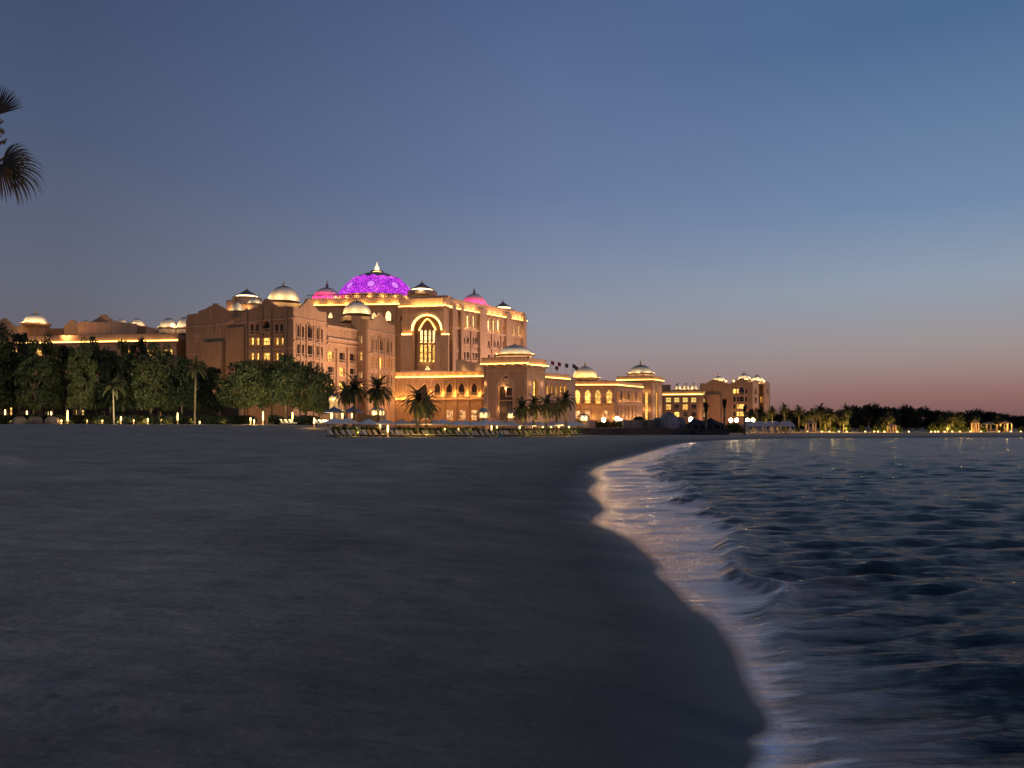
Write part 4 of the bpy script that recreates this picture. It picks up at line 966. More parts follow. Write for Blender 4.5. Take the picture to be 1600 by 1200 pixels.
# ---- low guest building with three white domes
lg = empty('low_guest_building', P(1066, 664, 420)[:2]+(2,), 'low three storey building with three small white domes on its roof', 'building')
fH = Face(lg, 1034, 424, 1096, 420)
wh = []
for i, x in enumerate((1044.5, 1057.5, 1070.8, 1084)):
    wh.append(('rect', x, 621.5, 628.5, 7.5, 'glow_green')); wh.append(('rect', x, 632, 640, 7.5, 'glow_window' if i in (0, 2) else 'glass_dark')); wh.append(('rect', x, 644, 651, 7, 'glow_window' if i == 1 else 'glass_dark'))
fH.wall([(1034, 616), (1096, 616)], 1, wh, 'stone_brown', trim=.3)
fH.cornice(612, 1.6, .8, led='led_gold', ledh=.8, px=1096)
for x in (1038.5, 1051, 1064, 1077.3, 1090): fH.pier(x, 2.4, 618, d=.5, mat='stone_brown')
slab(lg, [A_(1034, 424.3), A_(1096, 420.3), A_(1100, 450), A_(1036, 450)], Z_(614.5, 421)); plainwall(lg, [A_(1096, 420.4), A_(1100, 450), A_(1036, 450), A_(1034, 424.4)], 0, Z_(615, 421))
for x in (1059, 1071.5, 1084): dome(lg, x, 598.5, 608, 5.2, 436, lights=2, lp=330, capf=.9, cap='dome_white', drum=613, n=20, rib=0)
block(lg, 1048, 432, 1094, 431, 5, 609.5, 614, 'stone_trim')
block(lg, 1034, 440, 1048, 440, 8, 601, 614)
fH.flood(1, 5200, d=24, z0=4, zt=12, col=(1, .48, .2))

# ---- far guest building on the right
fg = empty('far_guest_building', P(1150, 664, 430)[:2]+(2,), 'farthest brown guest building with stepped gables, at the right end of the palace', 'building')
fI = Face(fg, 1094, 438, 1140.5, 432)
fI.wall([(1094, 599), (1103, 599), (1108, 596), (1113, 593.5), (1118, 593), (1124, 595), (1131, 598), (1140.5, 600)], 1,
    [('rect', x, y, y+5, 2.2, 'glow_green') for x in (1099.8,) for y in (612, 623, 634.5, 646)], 'stone_brown')
fI.ubox('entrance_block', 'stone_brown', fI.uv(1106, 640)[0], fI.uv(1126, 640)[0], 0, fI.uv(1110, 617)[1], .003, 3)
fI.panel('pointed', 1113, 603, 615, 9)
fJ = Face(fg, 1140.5, 432, 1176, 428)
wj = [('pointed', 1158.8, 604, 616, 8, 'glass_dark')]
for x, wd in ((1147.5, 4), (1153, 3.6), (1158.8, 7), (1166, 3.4)):
    if x != 1158.8: wj.append(('rect', x, 608, 614.5, wd, 'glow_window' if x == 1147.5 or x == 1153 else 'glass_dark'))
    wj.append(('rect', x, 620, 627.5, wd, 'glass_dark'))
    wj.append(('rect', x, 632, 638.5, wd, 'glow_window' if x in (1153, 1158.8) else 'glass_dark'))
    wj.append(('rect', x, 643.5, 650, wd, 'glow_window' if x in (1153, 1158.8) else 'glass_dark'))
fJ.wall([(1140.5, 599)]+[(x, y) for x, y in [(1148, 597.5), (1150, 595), (1154, 593.5), (1156, 591), (1162, 591), (1164, 593.5), (1168, 595), (1171, 597)]]+[(1176, 597)], 1, wj, 'stone_brown', trim=.25)
fJ.band(618, .35, .3, px=1176); fJ.band(641, .35, .3, px=1176)
fK = Face(fg, 1176, 428, 1185, 438); fK.wall([(1176, 597), (1180, 594), (1185, 599)], 1, [('pointed', 1180.5, 606, 616, 3, 'glass_dark'), ('rect', 1180.5, 621, 630, 3, 'glass_dark')], 'stone', trim=.2)
fL = Face(fg, 1185, 442, 1195, 447); fL.wall([(1185, 600), (1195, 601)], 1, [('rect', 1189.5, 620, 629, 3.6, 'glow_window'), ('rect', 1189.5, 635, 643, 3.6, 'glass_dark')], 'stone_brown', trim=.2)
fM = Face(fg, 1195, 440, 1202.5, 449); fM.wall([(1195, 597), (1199, 595.5), (1202.5, 599)], 1, [('pointed', 1199, 607, 615, 2.5, 'glass_dark'), ('rect', 1199, 621, 629, 2.8, 'glow_window')], 'stone', trim=.2)
slab(fg, [A_(1094.5, 438.4), A_(1140, 432.4), A_(1175.6, 428.6), A_(1184, 442), A_(1194.5, 447.4), A_(1202, 449.4), A_(1200, 470), A_(1100, 470)], Z_(600, 432))
plainwall(fg, [A_(1202, 449.4), A_(1200, 470), A_(1100, 470), A_(1094, 438.6)], 0, Z_(601, 432))
for (px, yt, yb, r, Y, fy) in ((1123, 588, 594.5, 9.5, 446, 582), (1162.5, 583.5, 593, 10, 444, 579), (1183, 586.5, 595, 9.5, 452, 583)):
    dome(fg, px, yt, yb, r, Y, fin_y=fy, lights=3, lp=360, capf=.88, n=24, drum=600)
for px in (1134, 1146, 1193): dome(fg, px, 592.5, 596, 2.6, 440, lights=1, lp=700, capf=.9, cap='dome_white', n=16, drum=600, rib=0)
fI.flood(1, 5200, d=24, z0=4, zt=16, col=(1, .48, .24)); fJ.flood(1, 5200, d=24, z0=4, zt=16, col=(1, .5, .26)); fK.flood(1, 14000, d=24, z0=4, zt=16, col=(1, .6, .5))

# ---- flags on poles behind the arcade roof
for i, (px, yt, yb, fx, fm) in enumerate(((861, 563, 586, -1, 'flag_red'), (867.5, 571, 584, -1, 'flag_red'), (871.5, 565, 584, -1, 'flag_red'), (883, 567, 586, -1, 'flag_dark'), (894.5, 568, 590, -1, 'flag_dark'), (898, 571, 590, -1, 'flag_dark'))):
    Y = 318; t_ = empty('flagpole', (X_(px, Y), Y, 2), '%s flag on a slim pole, %s from the left above the arcade roof' % ('red' if 'red' in fm else 'dark', ordinal(i)), 'flag', 'flags above the arcade')
    z = Z_(yt, Y); x = X_(px, Y); off = tuple(t_.location)
    m = MB(); m.tube([(x, Y, 2), (x, Y, z)], [.11, .06], 6); m.build('pole', 'canopy_white', t_, off)
    m = MB(); n_ = 8; hh = 1.5; ww = 1.5
    vs = []
    for k in range(n_+1):
        a = k/n_; vs += [(x+.05+ww*a*.9, Y+.12*math.sin(a*7), z-.1-.5*a), (x+.05+ww*a*.75, Y+.12*math.sin(a*7+.5), z-.1-hh-.6*a)]
    m.add(vs, [(2*k, 2*k+1, 2*k+3, 2*k+2) for k in range(n_)]+[], True); m.add([(a, b+.03, c) for a, b, c in vs], [(2*k, 2*k+2, 2*k+3, 2*k+1) for k in range(n_)], True)
    m.build('flag', fm, t_, off)
# ================================================================== vegetation
def crown_mesh(name, seed, rx, rz, ncl, leaves, lsize, mat, flat=0, droop=0):
    r = np.random.RandomState(seed); V = []; 
    cl = []
    while len(cl) < ncl:
        p = r.normal(size=3); p /= np.linalg.norm(p); q = (.45+.55*r.rand()**.5)
        c = p*q*np.array([rx, rx, rz]); 
        if c[2] < -rz*.75: c[2] *= .8
        cl.append((c, (.20+.20*r.rand())*rx))
    for c, R in cl:
        d = r.normal(size=(leaves, 3)); d /= np.linalg.norm(d, axis=1)[:, None]
        pos = c+d*(R*(.5+.5*r.rand(leaves))[:, None])*np.array([1, 1, .8])
        a = r.normal(size=(leaves, 3))+d*.8; a /= np.linalg.norm(a, axis=1)[:, None]
        t1 = np.cross(a, r.normal(size=(leaves, 3))); t1 /= np.linalg.norm(t1, axis=1)[:, None]; t2 = np.cross(a, t1)
        s = lsize*(.6+.8*r.rand(leaves))[:, None]
        V.append(np.stack([pos-t1*s*.5-t2*s*.25, pos+t1*s*.5-t2*s*.1, pos+t1*s*.15+t2*s*.5], 1).reshape(-1, 3))
    V = np.concatenate(V); n = len(V)//3
    me = bpy.data.meshes.new(name); me.vertices.add(len(V)); me.vertices.foreach_set('co', V.astype(np.float32).ravel())
    me.loops.add(3*n); me.loops.foreach_set('vertex_index', np.arange(3*n, dtype=np.int32)); me.polygons.add(n)
    me.polygons.foreach_set('loop_start', np.arange(n, dtype=np.int32)*3); me.polygons.foreach_set('loop_total', np.full(n, 3, np.int32)); me.update(calc_edges=True)
    me.materials.append(MAT[mat]); return me
CR = {}
for i in range(4): CR['d%d' % i] = crown_mesh('crown', 10+i, 4.6, 7.0, 84, 78, .60, 'leaf_dark')
for i in range(2): CR['b%d' % i] = crown_mesh('crown', 30+i, 4.6, 7.0, 84, 72, .66, 'leaf_black')
for i in range(2): CR['r%d' % i] = crown_mesh('crown', 40+i, 5.6, 4.6, 96, 85, .52, 'leaf_dark')
CR['f0'] = crown_mesh('crown', 50, 3.4, 2.3, 60, 60, .45, 'leaf_black'); CR['f1'] = crown_mesh('crown', 51, 3.4, 2.3, 60, 60, .45, 'leaf_black')
CR['k0'] = crown_mesh('foliage', 62, 1.7, .55, 46, 40, .24, 'leaf_black'); CR['h0'] = crown_mesh('foliage', 60, 1.7, .55, 46, 40, .22, 'leaf_hedge'); CR['s0'] = crown_mesh('foliage', 61, 1.0, .8, 34, 45, .2, 'leaf_hedge')
def trunk_mesh(seed, h, r0):
    rr = random.Random(seed); m = MB()
    pts = []; x = y = 0
    for i in range(6):
        pts.append((x, y, h*i/5)); x += rr.uniform(-.12, .12)*h/6; y += rr.uniform(-.12, .12)*h/6
    m.tube(pts, [r0*(1.25 if i == 0 else 1-.09*i) for i in range(6)], 8)
    for k in range(6):
        a = k*1.05+rr.random(); b = pts[3+k % 3]; L = h*rr.uniform(.35, .6)
        m.tube([b, (b[0]+math.cos(a)*L*.4, b[1]+math.sin(a)*L*.4, b[2]+L*.5), (b[0]+math.cos(a)*L*.8, b[1]+math.sin(a)*L*.8, b[2]+L*1.05)], [r0*.5, r0*.33, r0*.12], 6)
    me = bpy.data.meshes.new('trunk'); me.from_pydata(m.v, [], m.f); me.polygons.foreach_set('use_smooth', m.sm); me.materials.append(MAT['bark']); me.update(); return me
TK = [trunk_mesh(i, 6.0, .26) for i in range(4)]
def inst(name, me, parent, loc, sc, rz=0):
    o = bpy.data.objects.new(name, me); COL.objects.link(o); o.parent = parent; o.location = loc; o.scale = sc; o.rotation_euler = (0, 0, rz); return o
def tree(px, Y, ytop, ybot, wpx, kind, label, group, name='broadleaf_tree', tk=0, rx=4.9, rzz=7.4):
    x = X_(px, Y); g = G(x, Y)-.05; zt = Z_(ytop, Y); zb = max(Z_(ybot, Y), g+.5) if Y < 230 else g
    t_ = empty(name, (x, Y, g), label, 'tree', group)
    R = wpx/2/F*Y; hz = (zt-zb)/2
    inst('crown', CR[kind], t_, (0, 0, (zt+zb)/2-g), (R/rx, R/rx, hz/rzz), random.random()*6.28)
    h = ((zt+zb)/2-g); inst('trunk', TK[tk % 4], t_, (0, 0, 0), (h/8, h/8, h/8), random.random()*6.28)
    return t_
left_trees = [(-40, 168, 500, 646, 95, 'd0'), (0, 160, 505, 655, 66, 'd1'), (30, 166, 517, 643, 44, 'b0'), (52, 157, 532, 650, 50, 'd2'), (80, 164, 524, 657, 42, 'd3'), (104, 166, 538, 645, 50, 'b1'), (126, 156, 530, 651, 44, 'd3'),
    (150, 165, 522, 652, 46, 'd0'), (172, 158, 545, 646, 44, 'b0'), (192, 162, 533, 655, 46, 'd2'), (214, 168, 527, 643, 42, 'd1'), (236, 157, 536, 650, 58, 'd2'), (262, 165, 541, 657, 42, 'd3'), (284, 158, 556, 645, 44, 'b1'), (335, 166, 572, 651, 46, 'b0'), (311, 170, 563, 652, 44, 'd0')]
gl = 'dense broadleaf trees along the back of the beach'
for i, (px, Y, yt, yb, wp, k) in enumerate(left_trees):
    tree(px, Y, yt, yb, wp, k, 'tall %s tree, %s from the left in the tall tree belt' % ('nearly black' if k[0] == 'b' else 'dark green', ordinal(i)), gl, tk=i)
mid_trees = [(379, 152, 566, 641, 74, 'r0'), (412, 160, 562, 640, 60, 'r1'), (446, 154, 557, 636, 66, 'r0'), (478, 160, 566, 646, 60, 'r1'), (504, 152, 584, 650, 46, 'r0')]
for i, (px, Y, yt, yb, wp, k) in enumerate(mid_trees):
    tree(px, Y, yt, yb, wp, k, 'round dark green tree before the brown guest wing, %s from the left' % ordinal(i), 'round trees before the guest wing', tk=i+1, rx=5.9, rzz=4.9)

for (px, Yt, zt_, pw) in ((70, 158, 14, 9000), (15, 160, 12, 3000), (165, 160, 12, 9000), (240, 157, 12, 15000), (300, 157, 10, 5000), (385, 152, 11, 14000), (440, 153, 12, 14000), (490, 153, 9, 5000)):
    spot((X_(px, Yt-20)+2, Yt-20, 3.2), (X_(px, Yt), Yt, zt_), pw, (1, .92, .55), 62, .9)
for px, pw in ((-15, 300), (20, 260), (60, 220), (104, 420), (150, 160), (186, 200), (228, 420), (262, 240), (300, 160), (350, 120), (412, 420), (446, 300), (478, 260), (500, 300)):
    Y = 150.0; x = X_(px, Y); plight((x, Y, G(x, Y)+.5), pw, (1, .64, .16), .2)
# palms
def palm_mesh(seed, nf, fl, mat, lo=-55, hi=80, leaf=.55, w0=.05):
    r = random.Random(seed); m = MB()
    for k in range(nf):
        az = k*2.39996+r.uniform(-.2, .2); el = math.radians(hi+(lo-hi)*(k/nf)**.8+r.uniform(-8, 8)); L = fl*r.uniform(.85, 1.1)
        ca, sa = math.cos(az), math.sin(az); p = Vector((0, 0, 0)); pts = []; e = el; n = 13
        for i in range(n):
            pts.append((p.copy(), e)); p = p+Vector((ca*math.cos(e), sa*math.cos(e), math.sin(e)))*(L/n); e -= math.radians(5.2+3*i/n)*(1.0 if el > 0 else .6)
        side = Vector((-sa, ca, 0))
        for i in range(1, n):
            q, e = pts[i]; q0, _ = pts[i-1]; up = Vector((-ca*math.sin(e), -sa*math.sin(e), math.cos(e))); fw = (q-q0).normalized()
            # rachis
            m.add([q0-side*.03, q0+side*.03, q+side*.025, q-side*.025], [(0, 1, 2, 3)])
            for h_ in (0, .5):
                b = q0.lerp(q, h_); ll = leaf*math.sin(math.pi*min(1, (i+h_)/n*.85+.15))**.6*r.uniform(.85, 1.1)
                for s_ in (-1, 1):
                    d = (side*s_*.82+fw*.62+up*.22).normalized(); tip = b+d*ll+Vector((0, 0, -ll*.22)); mid = b+d*ll*.5
                    wv = fw*w0
                    m.add([b-wv*.5, b+wv*.5, mid+wv*.6, mid-wv*.6, tip], [(0, 1, 2, 3), (3, 2, 4)])
    me = bpy.data.meshes.new('crown'); me.from_pydata([tuple(v) for v in m.v], [], m.f); me.materials.append(MAT[mat]); me.update(); return me
PC = [palm_mesh(i, 46, 3.6, 'leaf_palm', w0=.11, leaf=.6) for i in range(3)]
PT = [palm_mesh(20+i, 26, 3.4, 'leaf_palm', lo=-35, w0=.09, leaf=.55) for i in range(2)]
def ptrunk(h, r0, seed=0):
    r = random.Random(seed); m = MB(); pr = []; n = max(8, int(h/.3))
    for i in range(n+1):
        z = h*i/n; k = r0*(1.25 if i == 0 else 1.0-.18*i/n); pr += [(k*1.0, z), (k*.86, z+h/n*.5)]
    m.lathe(pr[:-1], 0, 0, 10); lean = r.uniform(-.03, .03)
    m.v = [(x+lean*z, y, z) for x, y, z in m.v]
    me = bpy.data.meshes.new('trunk'); me.from_pydata(m.v, [], m.f); me.polygons.foreach_set('use_smooth', m.sm); me.materials.append(MAT['palm_bark']); me.update(); return me, lean*h
def palm(px, Y, yc, R, label, group, kind=0, thin=False, name='date_palm', tr=.24, base=None, flat=1.0):
    x = X_(px, Y); g = (G(x, Y) if base is None else base)-.05; zc = Z_(yc, Y); t_ = empty(name, (x, Y, g), label, 'palm tree', group)
    me, dx = ptrunk(zc-g, tr, kind); inst('trunk', me, t_, (0, 0, 0), (1, 1, 1))
    if Y < 190: spot((x+1.2, Y-3.0, g+.3), (x, Y, zc), 1500 if not thin else 700, (1, .74, .28), 55, .7, .15)
    else: spot((x+.8, Y-2.6, g+.3), (x, Y, zc), 1500, (1, .70, .22), 60, .7, .15)
    s = R/F*Y/3.4; inst('crown', (PT if thin else PC)[kind % (2 if thin else 3)], t_, (dx, 0, zc-g), (s, s, s*flat), random.random()*6.28); return t_
gp_ = 'palms along the beach gardens'
palm(304, 146, 575, 27, 'slender tall palm with a pale trunk before the left tree belt', gp_, 0, True, tr=.2)
palm(178, 146, 603, 28, 'lone drooping palm with a thin dark trunk, standing before the leftmost tree belt', gp_, 1, True, tr=.16)
palm(553, 118, 607, 32, 'date palm with a lit trunk rising between the first parasols', gp_, 0)
palm(538, 124, 612, 26, 'dark date palm just left of the lit trunk palm', gp_, 2)
palm(592, 120, 607, 34, 'date palm with a wide crown before the gabled tower', gp_, 1)
palm(652, 116, 625, 36, 'broad dark palm cluster standing alone before the orange terrace wall', gp_, 2)
palm(665, 119, 632, 30, 'shorter palm leaning right beside the broad lone palm', gp_, 0)
palm(817, 135, 637, 25, 'leftmost palm of the clump before the entrance pavilion', gp_, 1)
palm(834, 139, 632, 24, 'second palm of the clump before the entrance pavilion', gp_, 0)
palm(853, 136, 631, 26, 'central palm of the clump before the entrance pavilion', gp_, 2)
palm(885, 144, 624, 24, 'rightmost palm of the clump with a pale lit trunk', gp_, 1)
palm(869, 148, 636, 20, 'low palm between the central and rightmost clump palms', gp_, 0)
# tied up palms
def tied(px, Y, ytop, ymid, R, label):
    x = X_(px, Y); g = G(x, Y)-.05; t_ = empty('tied_palm', (x, Y, g), label, 'palm tree', 'palms with tied up fronds'); off = tuple(t_.location)
    zt, zm = Z_(ytop, Y), Z_(ymid, Y); m = MB(); m.tube([(x, Y, g), (x, Y, zm+.3)], [.25, .2], 8); m.build('trunk', 'palm_bark', t_, off)
    m = MB(); r = random.Random(int(px)); RR = R/F*Y
    for k in range(60):
        a = r.random()*6.283; q = RR*r.uniform(.5, 1.0); b = (x+.15*math.cos(a), Y+.15*math.sin(a), zm); tip = Vector((x+q*math.cos(a), Y+q*math.sin(a), zt-r.random()*1.0)); 
        side = Vector((-math.sin(a), math.cos(a), 0))*.16
        md = Vector(b).lerp(tip, .6); m.add([b, md+side, tip, md-side], [(0, 1, 2, 3)])
    m.build('crown', 'leaf_black', t_, off)
tied(1103, 172, 626, 646, 5, 'leftmost of three dark palms with tied fronds, behind the black tent')
tied(1132, 176, 621, 640, 4, 'tallest of three dark palms with tied fronds, right of the black tent')
tied(1163.5, 174, 633, 645, 3.2, 'slimmest dark palm with tied fronds, beside the white canopies')
palm(1420/1, 232, 668, 4, 'x', 'x') if False else None
# far shore
gf = 'dark trees on the far shore'
far_trees = sorted([(1335, 232, 634, 668, 50), (1362, 236, 632, 668, 56), (1385, 232, 636, 670, 44), (1408, 236, 634, 669, 40), (1424, 232, 637, 668, 36), (1446, 236, 637, 668, 40), (1466, 233, 642, 668, 36), (1490, 236, 643, 668, 36), (1512, 233, 642, 669, 40), (1534, 236, 640, 668, 40), (1552, 233, 644, 670, 34), (1575, 236, 647, 670, 40), (1598, 233, 650, 670, 40), (1622, 236, 650, 670, 40),
    (1182, 232, 638, 660, 30), (1232, 236, 640, 664, 40), (1256, 232, 643, 664, 38), (1284, 236, 637, 662, 44), (1309, 232, 642, 664, 40), (1208, 234, 645, 664, 30), (1660, 236, 648, 672, 50), (1710, 236, 646, 672, 50)])
for i, (px, Y, yt, yb, wp) in enumerate(far_trees):
    tree(px, Y, yt, yb, wp, 'f%d' % (i % 2), 'rounded black tree on the far shore, %s from the left there' % ordinal(i), gf, tk=i, rx=3.7, rzz=2.5)
far_palms = sorted([(1206, 205, 641, 9), (1226, 206, 637, 9), (1228, 212, 655, 9), (1248, 206, 641, 10), (1270, 204, 648, 11), (1282, 208, 640, 12), (1297, 205, 647, 11), (1313, 206, 650, 11), (1322, 208, 641, 11), (1196, 210, 650, 9), (1378, 206, 660, 10), (1388, 205, 652, 10), (1470, 206, 658, 10), (1488, 205, 652, 12), (1500, 207, 657, 10), (1524, 206, 655, 7), (1560, 206, 657, 9), (1480, 204, 662, 9), (1290, 204, 656, 10), (1318, 204, 655, 9), (1258, 203, 656, 9), (1176, 205, 650, 9)])
for i, (px, Y, yc, R) in enumerate(far_palms):
    palm(px, Y, yc, R*1.35, 'small uplit palm on the far shore, %s from the left there' % ordinal(i), 'uplit palms on the far shore', i, False, tr=.2, name='date_palm')
    x = X_(px, Y); g = G(x, Y); 
    if px not in (1206, 1226): plight((x+.9, Y-2.2, Z_(yc, Y)*.62), 120 if i % 3 else 300, (1, .66, .12), .2)

# near fan palm, trunk just outside the left edge
def fan_palm():
    Y0 = 17.0; bx = X_(-27, Y0); g = G(bx, Y0)-.1; t_ = empty('fan_palm', (bx, Y0, g), 'near fan palm reaching in at the upper left edge with a shaggy drooping leaf', 'palm tree'); off = tuple(t_.location)
    m = MB(); pts = []; zt = Z_(205, Y0)
    for i in range(40):
        z = g+(zt-g)*i/39; pts.append((bx+.02*math.sin(z*.8), Y0, z))
    m.tube(pts, [.22+.03*math.sin(i*2.1) for i in range(40)], 14)
    m.build('trunk', 'palm_bark', t_, off)
    r = random.Random(5)
    # old leaf bases near the top of the trunk
    m = MB()
    for k in range(46):
        a = r.random()*6.283; z = zt-1.5+1.6*r.random(); d = Vector((math.cos(a), math.sin(a), .9)).normalized(); b = Vector((bx, Y0, z))+Vector((math.cos(a), math.sin(a), 0))*.18
        m.tube([tuple(b), tuple(b+d*r.uniform(.16, .40))], [.05, .012], 5)
    m.build('leaf_bases', 'leaf_dry', t_, off)
    def fan(hub, dirv, nrm, L, nb, spread, droop, mat, base):
        hub = Vector(hub); dirv = Vector(dirv).normalized(); nrm = Vector(nrm).normalized(); side = dirv.cross(nrm).normalized(); m = MB()
        bp = Vector(base); m.tube([tuple(bp), tuple(bp.lerp(hub, .5)+Vector((0, 0, .05))), tuple(hub)], [.03, .02, .014], 6)
        for k in range(nb):
            a = (k/(nb-1)-.5)*spread+r.uniform(-.02, .02); d = (dirv*math.cos(a)+side*math.sin(a)).normalized(); LL = L*(.82+.18*math.cos(a))*r.uniform(.88, 1.06)
            p = hub.copy(); n = 9; prev = None; w0 = .017
            pd = side*math.cos(a)-dirv*math.sin(a)
            for i in range(n+1):
                t2 = i/n; wd = w0*(.35+1.1*t2)*(1-t2**3)+.001
                cur = (p-pd*wd, p+pd*wd)
                if prev: m.add([prev[0], prev[1], cur[1], cur[0]], [(0, 1, 2, 3)])
                prev = cur; d = (d+Vector((0, 0, -1))*droop*(t2**1.5)).normalized(); p = p+d*(LL/n)
        m.build('frond', mat, t_, off)
    px = lambda x, y, dy=0: (X_(x, Y0+dy), Y0+dy, Z_(y, Y0+dy))
    top = (bx, Y0, zt)
    fan(px(-7, 180), (.62, -.1, .80), (.2, -1, .2), .66, 17, 1.25, .01, 'leaf_near', top)
    fan(px(-28, 150, .3), (-.5, .3, .8), (0, -1, 0), .7, 26, 2.0, .02, 'leaf_near', top)
    fan(px(2, 262, -.1), (.85, -.15, .35), (-.1, -.95, .3), .88, 30, 2.3, .55, 'leaf_near', px(-24, 225))
    fan(px(3, 262, .1), (.5, .2, .1), (.2, -1, .1), 1.0, 30, 2.4, .7, 'leaf_dry', px(-24, 230))
    fan(px(-2, 255, -.2), (.1, -.2, -.9), (.1, -1, 0), .95, 30, 2.0, .3, 'leaf_dry', px(-26, 232))
    fan(px(2, 260, -.3), (.7, -.5, .3), (.3, -.8, .5), .7, 26, 2.6, .6, 'leaf_near', px(-26, 228))
    fan(px(0, 205, .2), (.5, .3, .1), (0, -1, 0), .10, 7, 2.0, .2, 'leaf_dry', px(-20, 210))
    fan(px(4, 223, -.2), (.8, -.1, .1), (0, -1, .2), .09, 5, 1.2, .1, 'leaf_dry', px(-20, 225))
    for k in range(16):
        a = math.radians(70+k*15.5); el = r.uniform(-.7, .9); d = (math.cos(a)*math.cos(el), math.sin(a)*math.cos(el), math.sin(el))
        if d[0] > .45: continue
        h = Vector(top)+Vector(d)*1.0+Vector((0, 0, .2)); 
        h.x = min(h.x, bx-1.15)
        fan(tuple(h), (d[0]-.3, d[1], d[2]), (0, -.5, .8), .9, 24, 2.2, .2, 'leaf_near', top)
fan_palm()

# ================================================================== beach furniture
rowpts = [(516, 104), (530, 108), (600, 113), (680, 119), (760, 126), (830, 139), (905, 156)]
def rowY(px): return float(np.interp(px, [p[0] for p in rowpts], [p[1] for p in rowpts]))
def make_parasol():
    root = empty('parasol', (0, 0, 0), 'x', 'parasol', 'parasols over the beach sunbeds')
    m = MB(); m.lathe([(.28, 0), (.28, .08), (.05, .12), (.03, .2)], 0, 0, 12, False); b = m.build('base', 'metal_dark', root)
    m = MB(); m.tube([(0, 0, .1), (0, 0, 2.62)], .035, 8); p = m.build('pole', 'wood_tan', root)
    m = MB(); n = 4; R = 1.55; zt, ze = 2.68, 1.98
    vs = [(0, 0, zt)]; K = 6
    for i in range(1, K+1):
        t_ = i/K
        for k in range(16):
            a = 2*math.pi*(k+.5)/16-math.pi/4; sq = 1/max(abs(math.cos(a)), abs(math.sin(a))); sg = 1+.0*t_
            r_ = R*t_*min(sq, 1.38); z = zt-(zt-ze)*(t_**.85)+.06*abs(math.sin(2*a))*0
            vs.append((r_*math.cos(a), r_*math.sin(a), z))
    fs = [(0, 1+k, 1+(k+1) % 16) for k in range(16)]
    for i in range(K-1):
        for k in range(16): a_, b_ = 1+i*16+k, 1+i*16+(k+1) % 16; fs.append((a_, a_+16, b_+16, b_))
    o = len(vs); last = vs[-16:]; vs += [(x, y, z-.16) for x, y, z in last]
    for k in range(16): a_, b_ = o-16+k, o-16+(k+1) % 16; fs.append((a_, o+k, o+(k+1) % 16, b_))
    m.add(vs, fs); c = m.build('canopy', 'cloth_grey', root); 
    m = MB(); m.lathe([(.05, 2.66), (.06, 2.74), (.02, 2.8)], 0, 0, 8); f = m.build('cap', 'wood_tan', root); reg(root, b, p, c, f); return root
def make_sunbed():
    root = empty('sunbed', (0, 0, 0), 'x', 'sunbed', 'sunbeds lined up along the beach'); m = MB()
    m.box(-.95, .95, -.34, -.29, .24, .31); m.box(-.95, .95, .29, .34, .24, .31); m.box(-.95, -.9, -.34, .34, .24, .31); m.box(.9, .95, -.34, .34, .24, .31)
    for i in range(5): m.box(-.1+i*.2, -.04+i*.2, -.3, .3, .25, .29)
    fr = m.build('frame', 'wood_dark', root); L = []
    for sx in (-.8, .8):
        for sy in (-.3, .3):
            q = MB(); q.box(sx-.03, sx+.03, sy-.03, sy+.03, 0, .24); L.append(q.build('leg', 'wood_dark', root))
    def pad(pts, name):
        q = MB(); n = len(pts); vs = []
        for (x, z) in pts:
            vs += [(x, -.31, z), (x, .31, z), (x, -.31, z+.09), (x, .31, z+.09)]
        fs = [(0, 1, 3, 2)]
        for i in range(n-1):
            a = 4*i; b = a+4; fs += [(a, a+2, b+2, b), (a+1, b+1, b+3, a+3), (a+2, a+3, b+3, b+2), (a, b, b+1, a+1)]
        fs.append((4*(n-1), 4*(n-1)+2, 4*(n-1)+3, 4*(n-1)+1)); q.add(vs, fs); return q.build(name, 'cushion', root)
    se = pad([(-.22, .32), (.3, .31), (.93, .32)], 'mattress'); bk = pad([(-.24, .33), (-.5, .58), (-.78, .92)], 'backrest')
    q = MB(); q.tube([(-.6, .33, .66), (-.62, .33, .28)], .015, 6); st = q.build('prop', 'wood_dark', root)
    reg(root, fr, *L, se, bk, st); return root
par = make_parasol(); first = True
ppx = [(523, 0), (542, 2), (576, 0), (602, 1.5), (628, 0), (648, 1.5), (680, 0), (692, 2.5), (715, 0), (727, 2.5), (742, 0), (758, 2.5), (775, .5), (787, 3), (799, 0), (820, 0), (833, 1.5), (843, 0), (853, 1.5), (864, 0), (874, 1), (884, 0), (892, 1), (900, 0)]
for i, (px, dy) in enumerate(ppx):
    Y = rowY(px)+1.2+dy; x = X_(px, Y); o = par if first else copy_tree(par); first = False
    o.location = (x, Y, G(x, Y)-.02); o.rotation_euler = (0, 0, random.uniform(.1, .5)); s = random.uniform(.96, 1.05); o.scale = (s*1.08, s*1.08, s)
    o['label'] = 'pale grey square beach parasol, %s from the left along the sunbed row' % ordinal(i)
bed = make_sunbed(); first = True; px = 521.0; i = 0
def words(n):
    t10 = ['', '', 'twenty', 'thirty', 'forty', 'fifty', 'sixty', 'seventy']
    if n <= 30: return ordinal(n-1)
    return (t10[n//10]+'-'+ordinal(n % 10-1)) if n % 10 else {40: 'fortieth', 50: 'fiftieth', 60: 'sixtieth'}[n]
while px < 903:
    Y = rowY(px)-.6+random.choice((0, 0, 1.6))+random.uniform(-.5, .5); x = X_(px, Y); o = bed if first else copy_tree(bed); first = False
    o.location = (x, Y, G(x, Y)-.01); o.rotation_euler = (0, 0, math.radians(-38+random.uniform(-16, 16))); i += 1
    o['label'] = 'reclined beige sunbed with raised back, %s of the front row counted from the left' % words(i)
    px += (8.2 if px < 780 else 6.8)+random.uniform(-2.6, 2.6)
